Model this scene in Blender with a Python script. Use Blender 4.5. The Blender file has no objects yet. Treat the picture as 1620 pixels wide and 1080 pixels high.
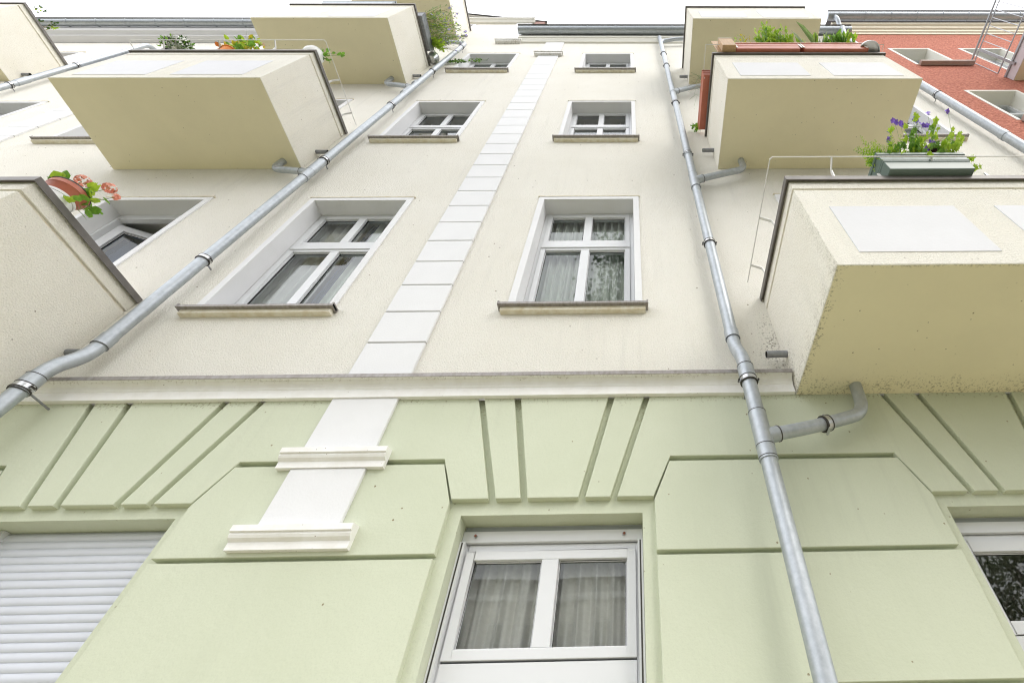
import bpy, math, random
from mathutils import Vector, Matrix
random.seed(7)
scene = bpy.context.scene
col = scene.collection
R = math.radians

# ------------------------------------------------------------------ camera
def cam_axes(p, yaw, roll):
    f = Vector((0, math.cos(p), math.sin(p))); u = Vector((0, -math.sin(p), math.cos(p))); r = Vector((1, 0, 0))
    Rz = Matrix.Rotation(yaw, 3, 'Z'); f, u, r = Rz @ f, Rz @ u, Rz @ r
    return math.cos(roll)*r + math.sin(roll)*u, -math.sin(roll)*r + math.cos(roll)*u, f
cr, cu, cf = cam_axes(R(50.3157), R(-1.6480), R(-1.7983))
cd = bpy.data.cameras.new('camera'); cam = bpy.data.objects.new('camera', cd); col.objects.link(cam)
M = Matrix((cr, cu, -cf)).transposed().to_4x4(); M.translation = Vector((0, -2.3, 1.6)); cam.matrix_world = M
cd.sensor_width = 36; cd.lens = 768.94/1620*36
cd.shift_x = -(1012.75-810)/1620; cd.shift_y = -(540-489.41)/1620
cd.clip_start = .05; cd.clip_end = 500
scene.camera = cam

# ------------------------------------------------------------------ light
SUN_EL, SUN_AZ = 40, 40          # azimuth from the street normal towards +x
world = bpy.data.worlds.new('World'); scene.world = world; world.use_nodes = True
nt = world.node_tree; nt.nodes.clear()
wo = nt.nodes.new('ShaderNodeOutputWorld'); bg = nt.nodes.new('ShaderNodeBackground')
sky = nt.nodes.new('ShaderNodeTexSky'); sky.sky_type = 'NISHITA'; sky.sun_disc = False
sky.sun_elevation = R(SUN_EL); sky.sun_rotation = R(180-SUN_AZ); sky.dust_density = 4; sky.air_density = 1
mx = nt.nodes.new('ShaderNodeMix'); mx.data_type = 'RGBA'; mx.inputs[0].default_value = .93
mx.inputs[7].default_value = (10.4, 10.5, 10.8, 1)          # even cloud cover over the clear sky
nt.links.new(sky.outputs[0], mx.inputs[6]); nt.links.new(mx.outputs[2], bg.inputs[0])
bg.inputs[1].default_value = .15
nt.links.new(bg.outputs[0], wo.inputs[0])
sl = bpy.data.lights.new('sun', 'SUN'); so = bpy.data.objects.new('sun', sl); col.objects.link(so)
sl.energy = .7; sl.angle = R(22); sl.color = (1, .97, .9)
sd = Vector((math.sin(R(SUN_AZ))*math.cos(R(SUN_EL)), -math.cos(R(SUN_AZ))*math.cos(R(SUN_EL)), math.sin(R(SUN_EL))))
so.rotation_euler = sd.to_track_quat('Z', 'Y').to_euler()
vs = scene.view_settings; vs.view_transform = 'Standard'; vs.look = 'None'; vs.exposure = .77; vs.gamma = 1
scene.cycles.pixel_filter_type = 'BLACKMAN_HARRIS'; scene.cycles.filter_width = 1.15

# ------------------------------------------------------------------ materials
def mat(name, c, rough=.8, metal=0, bump=0, bscale=60, var=0, vscale=3, c2=None, specks=0, spscale=14, speccol=(.16, .11, .06), spec=.5, stretch=None, detail=4, grain=0, streak=0):
    m = bpy.data.materials.new(name); m.use_nodes = True; n = m.node_tree; b = n.nodes['Principled BSDF']
    b.inputs['Roughness'].default_value = rough; b.inputs['Metallic'].default_value = metal
    b.inputs['Specular IOR Level'].default_value = spec
    b.inputs['Base Color'].default_value = (*c, 1)
    tc = n.nodes.new('ShaderNodeTexCoord').outputs['Object']
    if stretch:
        mp = n.nodes.new('ShaderNodeMapping'); mp.inputs['Scale'].default_value = stretch
        n.links.new(tc, mp.inputs[0]); tc = mp.outputs[0]
    cur = None
    def noise(s, d=4, r=.55):
        t = n.nodes.new('ShaderNodeTexNoise'); t.inputs['Scale'].default_value = s; t.inputs['Detail'].default_value = d
        t.inputs['Roughness'].default_value = r; n.links.new(tc, t.inputs['Vector']); return t.outputs['Fac']
    def ramp(x, a, bb):
        r_ = n.nodes.new('ShaderNodeMapRange'); r_.inputs[1].default_value = a; r_.inputs[2].default_value = bb
        n.links.new(x, r_.inputs[0]); return r_.outputs[0]
    def mixc(f, a, bcol):
        q = n.nodes.new('ShaderNodeMix'); q.data_type = 'RGBA'; n.links.new(f, q.inputs[0])
        if isinstance(a, tuple): q.inputs[6].default_value = (*a, 1)
        else: n.links.new(a, q.inputs[6])
        q.inputs[7].default_value = (*bcol, 1); return q.outputs[2]
    if var:
        c2 = c2 or tuple(x*(1-var) for x in c)
        cur = mixc(ramp(noise(vscale, 6, .65), .38, .68), c, c2)
    if specks:
        v = n.nodes.new('ShaderNodeTexVoronoi'); v.inputs['Scale'].default_value = spscale; n.links.new(tc, v.inputs['Vector'])
        nn = noise(spscale*6, 2)
        ad = n.nodes.new('ShaderNodeMath'); ad.operation = 'MULTIPLY_ADD'; n.links.new(nn, ad.inputs[0]); ad.inputs[1].default_value = .10
        n.links.new(v.outputs['Distance'], ad.inputs[2])
        dot = ramp(ad.outputs[0], .125, .095)
        sep = n.nodes.new('ShaderNodeSeparateColor'); n.links.new(v.outputs['Color'], sep.inputs[0])
        pick = ramp(sep.outputs[0], 1-specks, 1-specks+.02)
        mu = n.nodes.new('ShaderNodeMath'); mu.operation = 'MULTIPLY'; n.links.new(dot, mu.inputs[0]); n.links.new(pick, mu.inputs[1])
        mu2 = n.nodes.new('ShaderNodeMath'); mu2.operation = 'MULTIPLY'; n.links.new(mu.outputs[0], mu2.inputs[0]); n.links.new(sep.outputs[1], mu2.inputs[1])
        cur = mixc(mu2.outputs[0], cur if cur else c, speccol)
    if streak:       # faint vertical rain runs
        mp2 = n.nodes.new('ShaderNodeMapping'); mp2.inputs['Scale'].default_value = (1, 1, .05); n.links.new(tc, mp2.inputs[0])
        t = n.nodes.new('ShaderNodeTexNoise'); t.inputs['Scale'].default_value = 11; t.inputs['Detail'].default_value = 4; t.inputs['Roughness'].default_value = .65; n.links.new(mp2.outputs[0], t.inputs['Vector'])
        sm_ = ramp(t.outputs['Fac'], .52, .75); lo_ = ramp(noise(.9, 2), .45, .62)
        mm = n.nodes.new('ShaderNodeMath'); mm.operation = 'MULTIPLY'; n.links.new(sm_, mm.inputs[0]); n.links.new(lo_, mm.inputs[1])
        cur = mixc(mm.outputs[0], cur if cur else c, tuple(x*(1-2.2*streak) for x in c))
    if grain:
        gm = ramp(noise(115, 3, .75), .50, .74); cur = mixc(gm, cur if cur else c, tuple(x*(1-grain) for x in c))
    if cur: n.links.new(cur, b.inputs['Base Color'])
    if bump:
        bp = n.nodes.new('ShaderNodeBump'); bp.inputs['Strength'].default_value = min(1, bump); bp.inputs['Distance'].default_value = .004*max(1, bump)
        n.links.new(noise(bscale, detail, .6), bp.inputs['Height']); n.links.new(bp.outputs[0], b.inputs['Normal'])
    return m

CREAM = mat('cream_roughcast', (.825, .80, .73), .9, bump=2.6, bscale=105, var=.07, vscale=1.3, c2=(.79, .76, .68), specks=.9, spscale=10, grain=.22, streak=.05)
BALC = mat('cream_balcony_render', (.84, .81, .73), .9, bump=2.0, bscale=100, var=.06, vscale=2.5, c2=(.81, .775, .68), specks=.8, spscale=12, grain=.15, streak=.06)
WHITE = mat('white_render', (.76, .76, .77), .75, bump=.25, bscale=90, var=.03, vscale=4)
WHITED = mat('white_moulding_paint', (.87, .865, .85), .7, bump=.3, bscale=60, var=.10, vscale=9, c2=(.80, .785, .75), specks=1.0, spscale=22)
PANEL = mat('smooth_white_panel', (.70, .70, .72), .7, bump=.2, bscale=70, var=.04, vscale=3)
GREEN = mat('sage_green_render', (.600, .632, .495), .85, bump=.35, bscale=38, var=.06, vscale=1.2, c2=(.555, .59, .45), specks=1.0, spscale=13, speccol=(.2, .15, .07), grain=.10, streak=.06)
ZINC = mat('galvanised_zinc', (.46, .49, .52), .48, metal=.6, bump=.12, bscale=30, var=.22, vscale=26, c2=(.37, .40, .43))
ZINCD = mat('weathered_zinc', (.30, .31, .33), .5, metal=.5, bump=.2, bscale=40, var=.3, vscale=20)
DARKM = mat('dark_metal', (.055, .05, .045), .5, metal=.4)
FLASH = mat('grey_flashing', (.33, .31, .30), .5, metal=.35, bump=.3, bscale=30, var=.35, vscale=14, c2=(.22, .20, .18), stretch=(3, 1, 1))
CAPM = mat('brown_grey_coping_metal', (.19, .175, .165), .5, metal=.4, var=.3, vscale=8)
PVC = mat('white_pvc', (.70, .71, .73), .28, spec=.5)
SHUT = mat('white_shutter_slats', (.64, .66, .73), .4, var=.05, vscale=6)
SILLC = mat('cream_sill_stone', (.80, .76, .65), .8, bump=.5, bscale=70, var=.15, vscale=16, c2=(.66, .58, .42))
ROOM = mat('room_plaster', (.80, .80, .74), .9)
CURT = mat('pale_green_curtain', (.88, .92, .87), .9, var=.1, vscale=5)
CURTG = mat('grey_net_curtain', (.86, .85, .82), .95, bump=.3, bscale=260, var=.1, vscale=60, c2=(.80, .79, .76), stretch=(.3, .3, 1))
NET = mat('white_net_curtain', (.86, .87, .85), .95, var=.05, vscale=5)
CURTB = mat('blue_curtain', (.12, .17, .28), .9, var=.2, vscale=3)
RED = mat('coarse_red_roughcast', (.70, .27, .18), .95, bump=14, bscale=14, var=.3, vscale=24, c2=(.30, .06, .035), grain=.3, stretch=(1, 1, 2.2), detail=6)
CREAMR = mat('cream_paint', (.80, .72, .57), .8, bump=.2, bscale=50)
CREAMW = mat('pale_cream_paint', (.83, .81, .74), .8, bump=.2, bscale=50)
PINKST = mat('pinkish_sill_stone', (.46, .37, .33), .8, bump=.4, bscale=60, var=.2, vscale=9)
BROWN = mat('brown_wood', (.24, .085, .05), .6, var=.3, vscale=9, stretch=(1, 1, 6))
TILE = mat('dark_roof_tiles', (.11, .10, .10), .7, bump=.8, bscale=12)
TERRA = mat('terracotta_plastic', (.50, .15, .09), .42, var=.12, vscale=9)
WPLAS = mat('white_plastic', (.80, .80, .78), .35)
GPLAS = mat('grey_green_plastic', (.105, .15, .13), .38, var=.15, vscale=6)
SOIL = mat('potting_soil', (.03, .02, .015), .95, bump=1, bscale=60)
WOOD = mat('pale_plywood', (.52, .33, .17), .55, var=.2, vscale=6, stretch=(8, 8, 1))
SILV = mat('brushed_tin', (.55, .56, .57), .3, metal=.85, var=.1, vscale=20)
STEEL = mat('painted_steel', (.38, .40, .43), .4, metal=.6)
RODW = mat('white_steel_rod', (.72, .71, .69), .4, metal=.3)
LEAF = {k: mat('leaf_'+k, c, .5, var=.35, vscale=40, c2=c2) for k, c, c2 in [
    ('lime', (.50, .66, .06), (.30, .50, .04)), ('mid', (.22, .42, .05), (.11, .25, .03)), ('pale', (.30, .40, .16), (.18, .28, .08)),
    ('deep', (.05, .12, .02), (.03, .07, .015)), ('maroon', (.06, .008, .012), (.03, .004, .008)), ('tree', (.07, .13, .03), (.035, .075, .015)), ('yellow', (.65, .55, .03), (.5, .4, .02))]}
for m_ in LEAF.values():
    n_ = m_.node_tree; b_ = n_.nodes['Principled BSDF']; o_ = n_.nodes['Material Output']
    tr_ = n_.nodes.new('ShaderNodeBsdfTranslucent'); mi_ = n_.nodes.new('ShaderNodeMixShader'); mi_.inputs[0].default_value = .45
    lk = b_.inputs['Base Color'].links[0].from_socket; n_.links.new(lk, tr_.inputs[0])
    n_.links.new(b_.outputs[0], mi_.inputs[1]); n_.links.new(tr_.outputs[0], mi_.inputs[2]); n_.links.new(mi_.outputs[0], o_.inputs[0])
STEM = mat('green_stem', (.20, .28, .08), .6)
DRY = mat('dry_stem', (.35, .27, .13), .8)
PET = {k: mat('petal_'+k, c, .6) for k, c in [('coral', (.86, .37, .27)), ('violet', (.25, .12, .70)), ('white', (.88, .88, .84)), ('orange', (.85, .27, .05)), ('lilac', (.45, .38, .75)), ('pink', (.8, .5, .45))]}
BARK = mat('bark', (.12, .09, .06), .9, bump=1, bscale=20)
PAVE = mat('paving_stone', (.50, .45, .34), .85, bump=.5, bscale=8, var=.15)
SOFF = mat('balcony_soffit_bounce_tint', (.82, .755, .545), .85, bump=.3, bscale=50, var=.05, vscale=2, specks=.8, spscale=14)  # yellower than the render: warm ground bounce put into the underside colour
GRASSM = mat('verge_grass', (.16, .20, .05), .9, var=.4, vscale=4)
ASPH = mat('asphalt', (.055, .055, .057), .9, bump=.6, bscale=60)
OPPW = mat('pale_render', (.76, .73, .66), .9)

def mould_shade(m, fn, colr=(.10, .075, .03), sc=34, thr=.62, amt=.8):
    # dark mouldy patches, denser where fn (list of (axis, from, to)) says, also deepening shade in corners and grooves
    n = m.node_tree; b = n.nodes['Principled BSDF']; tc = n.nodes.new('ShaderNodeTexCoord'); sx = n.nodes.new('ShaderNodeSeparateXYZ'); n.links.new(tc.outputs['Object'], sx.inputs[0])
    cur = None
    for ax, a, c in fn:
        r_ = n.nodes.new('ShaderNodeMapRange'); r_.interpolation_type = 'SMOOTHSTEP'; r_.inputs[1].default_value = a; r_.inputs[2].default_value = c; n.links.new(sx.outputs[ax], r_.inputs[0])
        if cur is None: cur = r_.outputs[0]
        else:
            q = n.nodes.new('ShaderNodeMath'); q.operation = 'MULTIPLY'; n.links.new(cur, q.inputs[0]); n.links.new(r_.outputs[0], q.inputs[1]); cur = q.outputs[0]
    t1 = n.nodes.new('ShaderNodeTexNoise'); t1.inputs['Scale'].default_value = sc; t1.inputs['Detail'].default_value = 5; t1.inputs['Roughness'].default_value = .7; n.links.new(tc.outputs['Object'], t1.inputs['Vector'])
    t2 = n.nodes.new('ShaderNodeTexNoise'); t2.inputs['Scale'].default_value = sc/9; t2.inputs['Detail'].default_value = 3; n.links.new(tc.outputs['Object'], t2.inputs['Vector'])
    a1 = n.nodes.new('ShaderNodeMath'); a1.operation = 'MULTIPLY_ADD'; n.links.new(cur, a1.inputs[0]); a1.inputs[1].default_value = .17; n.links.new(t1.outputs['Fac'], a1.inputs[2])
    a2 = n.nodes.new('ShaderNodeMath'); a2.operation = 'MULTIPLY_ADD'; n.links.new(t2.outputs['Fac'], a2.inputs[0]); a2.inputs[1].default_value = .25; n.links.new(a1.outputs[0], a2.inputs[2])
    mr = n.nodes.new('ShaderNodeMapRange'); mr.inputs[1].default_value = thr+.155; mr.inputs[2].default_value = thr+.225; mr.inputs[4].default_value = amt; n.links.new(a2.outputs[0], mr.inputs[0])
    q = n.nodes.new('ShaderNodeMath'); q.operation = 'MULTIPLY'; n.links.new(mr.outputs[0], q.inputs[0]); n.links.new(cur, q.inputs[1])
    mi = n.nodes.new('ShaderNodeMix'); mi.data_type = 'RGBA'; n.links.new(q.outputs[0], mi.inputs[0]); n.links.new(b.inputs['Base Color'].links[0].from_socket, mi.inputs[6]); mi.inputs[7].default_value = (*colr, 1)
    n.links.new(mi.outputs[2], b.inputs['Base Color'])
mould_shade(SOFF, [(1, -.40, -.01), (2, 8.5, 3.5)], sc=75, thr=.665, amt=.55)
mould_shade(SOFF, [(0, .99, 1.0), (0, 1.13, 1.0), (2, 8.5, 3.5)], sc=75, thr=.65, amt=.6)
mould_shade(SOFF, [(1, -.92, -.96), (0, .99, 1.0), (2, 8.5, 3.5)], sc=80, thr=.635, amt=.45)
mould_shade(BALC, [(0, .99, 1.0), (0, 1.02, 1.01), (2, 3.9, 3.54)], sc=80, thr=.66, amt=.4, colr=(.25, .22, .15))
mould_shade(BALC, [(0, .99, 1.0), (0, 1.02, 1.01), (1, -.65, -.98)], sc=90, thr=.64, amt=.35, colr=(.30, .27, .19))
mould_shade(BALC, [(0, .99, 1.0), (0, 1.02, 1.01), (1, -.4, -.02), (2, 4.4, 3.7)], sc=70, thr=.66, amt=.6)  # dirt specks that also paint in shade where balcony meets wall
mould_shade(CREAM, [(0, .60, 1.0), (0, 1.3, 1.1), (2, 4.7, 4.1)], sc=55, thr=.665, amt=.7)  # brown wall specks, also deepening the shade beside the balcony
mould_shade(CREAM, [(2, 3.80, 3.66)], thr=.70, colr=(.3, .25, .15), amt=.4)
mould_shade(GREEN, [(2, 3.40, 3.54)], sc=60, thr=.69, colr=(.18, .15, .06), amt=.6)
mould_shade(GREEN, [(1, .032, .038), (2, 2.88, 3.5)], sc=50, thr=.67, colr=(.30, .24, .11), amt=.4)  # brown groove stains, also darkening the grooves as shade would
mould_shade(WHITED, [(2, 3.62, 3.66)], sc=60, thr=.66, colr=(.25, .2, .14), amt=.5)
def glass(name, tint=(.82, .87, .84), k=1.0):
    m = bpy.data.materials.new(name); m.use_nodes = True; n = m.node_tree; n.nodes.clear()
    o = n.nodes.new('ShaderNodeOutputMaterial'); t = n.nodes.new('ShaderNodeBsdfTransparent'); t.inputs[0].default_value = (*tint, 1)
    g = n.nodes.new('ShaderNodeBsdfGlossy'); g.inputs['Roughness'].default_value = .012; g.inputs[0].default_value = (.95, .97, .97, 1)
    fr = n.nodes.new('ShaderNodeFresnel'); fr.inputs[0].default_value = 1.5
    mu = n.nodes.new('ShaderNodeMath'); mu.operation = 'MULTIPLY'; mu.inputs[1].default_value = 1.35*k; mu.use_clamp = True
    tcn = n.nodes.new('ShaderNodeTexCoord'); no = n.nodes.new('ShaderNodeTexNoise'); no.inputs['Scale'].default_value = 2.2
    bp = n.nodes.new('ShaderNodeBump'); bp.inputs['Strength'].default_value = .05; bp.inputs['Distance'].default_value = .02
    n.links.new(tcn.outputs['Object'], no.inputs['Vector']); n.links.new(no.outputs['Fac'], bp.inputs['Height']); n.links.new(bp.outputs[0], g.inputs['Normal'])
    mi = n.nodes.new('ShaderNodeMixShader')
    n.links.new(fr.outputs[0], mu.inputs[0]); n.links.new(mu.outputs[0], mi.inputs[0]); n.links.new(t.outputs[0], mi.inputs[1]); n.links.new(g.outputs[0], mi.inputs[2]); n.links.new(mi.outputs[0], o.inputs[0])
    return m
GLASS = glass('window_glass', (.93, .95, .93))

# ------------------------------------------------------------------ helpers
class MB:
    def __init__(s): s.v = []; s.f = []; s.m = []; s.mats = []
    def mi(s, m):
        if m not in s.mats: s.mats.append(m)
        return s.mats.index(m)
    def face(s, pts, m):
        i = len(s.v); s.v += [tuple(p) for p in pts]; s.f.append(tuple(range(i, i+len(pts)))); s.m.append(s.mi(m))
    def box(s, x0, x1, y0, y1, z0, z1, m, X=None):
        P = [Vector((x, y, z)) for x in (x0, x1) for y in (y0, y1) for z in (z0, z1)]
        if X: P = [X @ p for p in P]
        i = len(s.v); s.v += [tuple(p) for p in P]; k = s.mi(m)
        for q in ((0, 1, 3, 2), (4, 6, 7, 5), (0, 4, 5, 1), (2, 3, 7, 6), (0, 2, 6, 4), (1, 5, 7, 3)):
            s.f.append(tuple(i+a for a in q)); s.m.append(k)
    def prism_xz(s, poly, y0, y1, m, bev=0):
        # polygon in the wall plane, front face at y0 (towards the street), back at y1; optional chamfer on the front edge
        n = len(poly); k = s.mi(m)
        area = sum(poly[i][0]*poly[(i+1) % n][1]-poly[(i+1) % n][0]*poly[i][1] for i in range(n))
        if area < 0: poly = poly[::-1]
        def inset(pl, d):
            out = []
            for i in range(n):
                a, b, c = Vector(pl[i-1]), Vector(pl[i]), Vector(pl[(i+1) % n])
                e1 = (b-a).normalized(); e2 = (c-b).normalized(); n1 = Vector((-e1.y, e1.x)); n2 = Vector((-e2.y, e2.x))
                w = (n1+n2); w = w/max(.3, (1+n1.dot(n2))); out.append(tuple(b+w*d))
            return out
        rings = [[(p[0], y1, p[1]) for p in poly]]
        if bev:
            rings.append([(p[0], y0+bev, p[1]) for p in poly]); q = inset(poly, bev); rings.append([(p[0], y0, p[1]) for p in q])
        else: rings.append([(p[0], y0, p[1]) for p in poly])
        base = len(s.v)
        for r_ in rings: s.v += r_
        for j in range(len(rings)-1):
            for i in range(n):
                a = base+j*n+i; b = base+j*n+(i+1) % n; s.f.append((a, b, b+n, a+n)); s.m.append(k)
        s.f.append(tuple(base+(len(rings)-1)*n+i for i in range(n))); s.m.append(k)
    def profile_x(s, prof, x0, x1, m, caps=True):
        # profile list of (y,z) swept along x
        n = len(prof); k = s.mi(m); b = len(s.v)
        s.v += [(x0, y, z) for y, z in prof] + [(x1, y, z) for y, z in prof]
        for i in range(n-1): s.f.append((b+i, b+i+1, b+n+i+1, b+n+i)); s.m.append(k)
        if caps: s.f.append(tuple(b+i for i in range(n))); s.m.append(k); s.f.append(tuple(b+n+i for i in range(n))[::-1]); s.m.append(k)
    def tube(s, pts, r, m, n=16, caps=True):
        pts = [Vector(p) for p in pts]; rs = r if isinstance(r, (list, tuple)) else [r]*len(pts); k = s.mi(m); b = len(s.v)
        t0 = (pts[1]-pts[0]).normalized(); up = Vector((0, 0, 1)) if abs(t0.z) < .9 else Vector((0, 1, 0)); nx = t0.cross(up).normalized()
        for i, p in enumerate(pts):
            if i == 0: t = t0
            elif i == len(pts)-1: t = (pts[i]-pts[i-1]).normalized()
            else: t = ((pts[i]-pts[i-1]).normalized()+(pts[i+1]-pts[i]).normalized()).normalized()
            nx = (nx-t*nx.dot(t)).normalized(); ny = t.cross(nx)
            for j in range(n):
                a = 2*math.pi*j/n; s.v.append(tuple(p+(nx*math.cos(a)+ny*math.sin(a))*rs[i]))
        for i in range(len(pts)-1):
            for j in range(n):
                a = b+i*n+j; c = b+i*n+(j+1) % n; s.f.append((a, c, c+n, a+n)); s.m.append(k)
        if caps: s.f.append(tuple(b+j for j in range(n))[::-1]); s.m.append(k); s.f.append(tuple(b+(len(pts)-1)*n+j for j in range(n))); s.m.append(k)
    def lathe(s, prof, c, m, n=32):
        k = s.mi(m); b = len(s.v)
        for r_, z in prof:
            for j in range(n): a = 2*math.pi*j/n; s.v.append((c[0]+r_*math.cos(a), c[1]+r_*math.sin(a), c[2]+z))
        for i in range(len(prof)-1):
            for j in range(n): a = b+i*n+j; d = b+i*n+(j+1) % n; s.f.append((a, d, d+n, a+n)); s.m.append(k)
    def build(s, name, parent=None, smooth=False, bevel=0, label=None, angle=40):
        me = bpy.data.meshes.new(name); me.from_pydata(s.v, [], s.f); me.validate()
        for m in s.mats: me.materials.append(m)
        for p, k in zip(me.polygons, s.m): p.material_index = k; p.use_smooth = smooth
        me.update()
        o = bpy.data.objects.new(name, me); col.objects.link(o)
        if parent: o.parent = parent
        if smooth:
            import bmesh
            bm = bmesh.new(); bm.from_mesh(me); bmesh.ops.remove_doubles(bm, verts=bm.verts, dist=.00005)
            for e in bm.edges:
                if len(e.link_faces) == 2 and e.calc_face_angle(0) > R(angle): e.smooth = False
            bm.to_mesh(me); bm.free()
        if bevel:
            import bmesh
            bm = bmesh.new(); bm.from_mesh(me); bmesh.ops.remove_doubles(bm, verts=bm.verts, dist=.00005)
            es = [e for e in bm.edges if len(e.link_faces) == 2 and e.calc_face_angle(0) > R(30)]
            bmesh.ops.bevel(bm, geom=es, offset=bevel, segments=2, profile=.6, affect='EDGES', clamp_overlap=True)
            bm.to_mesh(me); bm.free()
        if label: o['label'] = label
        return o
def thing(name, label, cat, loc=(0, 0, 0), group=None):
    o = bpy.data.objects.new(name, None); o.empty_display_size = .1; col.objects.link(o); o.location = loc
    o['label'] = label; o['category'] = cat
    if group: o['group'] = group
    return o
def struct(o): o['kind'] = 'structure'; return o
def arc(c, r_, a0, a1, n, plane='xz'):
    out = []
    for i in range(n+1):
        a = R(a0+(a1-a0)*i/n)
        if plane == 'xz': out.append((c[0]+r_*math.cos(a), c[1], c[2]+r_*math.sin(a)))
        else: out.append((c[0], c[1]+r_*math.cos(a), c[2]+r_*math.sin(a)))
    return out

# ------------------------------------------------------------------ ground
g = MB(); g.box(-150, 150, -6.6, 12, -.4, 0, PAVE); struct(g.build('pavement'))
g = MB(); g.box(-150, 150, -6.4, -3.2, 0, .03, GRASSM); struct(g.build('grass_verge'))
g = MB(); g.box(-150, 150, -150, -6.6, -.5, -.13, ASPH); struct(g.build('road'))

# ------------------------------------------------------------------ building
bld = thing('apartment_building', 'cream rendered apartment house with sage green ground floor, white pilaster and box balconies', 'building', (0, 0, 0))
XL, XR = -16.0, 4.83
DEP = .16
def cells(mb, x0, x1, z0, z1, holes, y, m):
    xs = sorted({x0, x1, *[h[0] for h in holes], *[h[1] for h in holes]}); zs = sorted({z0, z1, *[h[2] for h in holes], *[h[3] for h in holes]})
    xs = [x for x in xs if x0 <= x <= x1]; zs = [z for z in zs if z0 <= z <= z1]
    for a, b in zip(xs, xs[1:]):
        for c, d in zip(zs, zs[1:]):
            mx_, mz = (a+b)/2, (c+d)/2
            if not any(h[0] < mx_ < h[1] and h[2] < mz < h[3] for h in holes): mb.face([(a, y, c), (b, y, c), (b, y, d), (a, y, d)], m)

# openings of the cream storeys: x0, x1, z0, z1, kind
CX = [(-.87, .03), (-3.17, -2.25), (-7.3, -6.38), (-9.65, -8.75), (3.33, 4.25), (-13.6, -12.9)]
ROWS = [(4.42, 6.12), (7.78, 9.30), (11.10, 12.40)]
WIN = [(a, b, c, d, 'window') for (a, b) in CX for (c, d) in ROWS]
DOORS = [(a, b, zb, zt, 'door') for (a, b, off) in ((-5.22, -4.28, 0), (1.55, 2.5, 0), (-11.85, -10.9, 0)) for zb, zt in ((3.95, 6.15), (7.15, 9.4), (10.6, 12.5))]
GAB = (-5.6, -3.85, 14.0, 15.5, 'door')
UP = WIN+DOORS
w = MB()
cells(w, XL, XR, 3.55, 13.43, UP, 0, CREAM)
cells(w, -8.2, -2.40, 13.43, 15.75, [GAB], 0, CREAM)
w.face([(-2.40, 0, 13.43), (-2.40, 3, 13.43), (-2.40, 3, 16.6), (-2.40, 0, 16.6)], CREAM)
w.face([(-8.2, 0, 13.43), (-8.2, 3, 13.43), (-8.2, 3, 16.6), (-8.2, 0, 16.6)], CREAM)
w.face([(XL, 0, 0), (XL, 11, 0), (XL, 11, 13.6), (XL, 0, 13.6)], CREAM)
w.face([(XL, 11, 0), (XR, 11, 0), (XR, 11, 13.6), (XL, 11, 13.6)], CREAM)
w.build('wall', bld)

# --- white trim: reveal and flat surround of an opening
def surround(par, x0, x1, z0, z1, bw=.055, m=WHITE, yb=DEP, lintel=True):
    s = MB(); p = -.012
    # raised band left, right, top
    s.box(x0-bw, x0, p, .001, z0, z1+bw, m); s.box(x1, x1+bw, p, .001, z0, z1+bw, m); s.box(x0, x1, p, .001, z1, z1+bw, m)
    # thin brownish strip over it, standing in for the shadow line
    s.box(x0-bw-.012, x1+bw+.012, p-.006, .0005, z1+bw, z1+bw+.014, SILLC)
    s.box(x0-.03, x0, .001, yb, z0, z1+.03, m); s.box(x1, x1+.03, .001, yb, z0, z1+.03, m); s.box(x0, x1, .001, yb, z1, z1+.03, m); s.box(x0, x1, .001, yb, z0-.03, z0, m)
    return s.build('surround', par)
def room(par, x0, x1, z0, z1, y, deep=2.6, m=ROOM):
    s = MB(); e = .35; a, b, c, d = x0-e, x1+e, z0-.1, z1+.12
    s.face([(a, y, c), (a, y+deep, c), (a, y+deep, d), (a, y, d)], m); s.face([(b, y, c), (b, y+deep, c), (b, y+deep, d), (b, y, d)], m)
    s.face([(a, y+deep, c), (b, y+deep, c), (b, y+deep, d), (a, y+deep, d)], m)
    s.face([(a, y, c), (b, y, c), (b, y+deep, c), (a, y+deep, c)], m); s.face([(a, y, d), (b, y, d), (b, y+deep, d), (a, y+deep, d)], m)
    for q in ((a, x0-.001, c, d), (x1+.001, b, c, d), (x0, x1, z1, d), (x0, x1, c, z0)):
        s.face([(q[0], y, q[2]), (q[1], y, q[2]), (q[1], y, q[3]), (q[0], y, q[3])], m)
    s.box((x0+x1)/2-.25, (x0+x1)/2+.25, y+deep-.02, y+deep-.002, z0+.2, z1-.3, BROWN)
    return s.build('room', par)
def curtain(par, x0, x1, z0, z1, y, m, folds=9, amp=.03, name='curtain', n=120):
    s = MB(); k = s.mi(m); ph = random.random()*6
    for j in range(n+1):
        t = j/n; x = x0+(x1-x0)*t; yy = y+amp*math.sin(t*folds*6.283+ph+.8*math.sin(t*7+ph))+amp*.4*math.sin(t*folds*14+1)
        s.v += [(x, yy, z0), (x, yy+.01, z1)]
    for j in range(n): a = 2*j; s.f.append((a, a+2, a+3, a+1)); s.m.append(k)
    return s.build(name, par, smooth=True)
def pane_frame(s, x0, x1, z0, z1, y0, y1, t, m):
    # rectangular frame as four butted bars
    s.box(x0, x0+t, y0, y1, z0, z1, m); s.box(x1-t, x1, y0, y1, z0, z1, m)
    s.box(x0+t, x1-t, y0, y1, z0, z0+t, m); s.box(x0+t, x1-t, y0, y1, z1-t, z1, m)
GASK = mat('black_gasket', (.02, .02, .02), .5)
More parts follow.
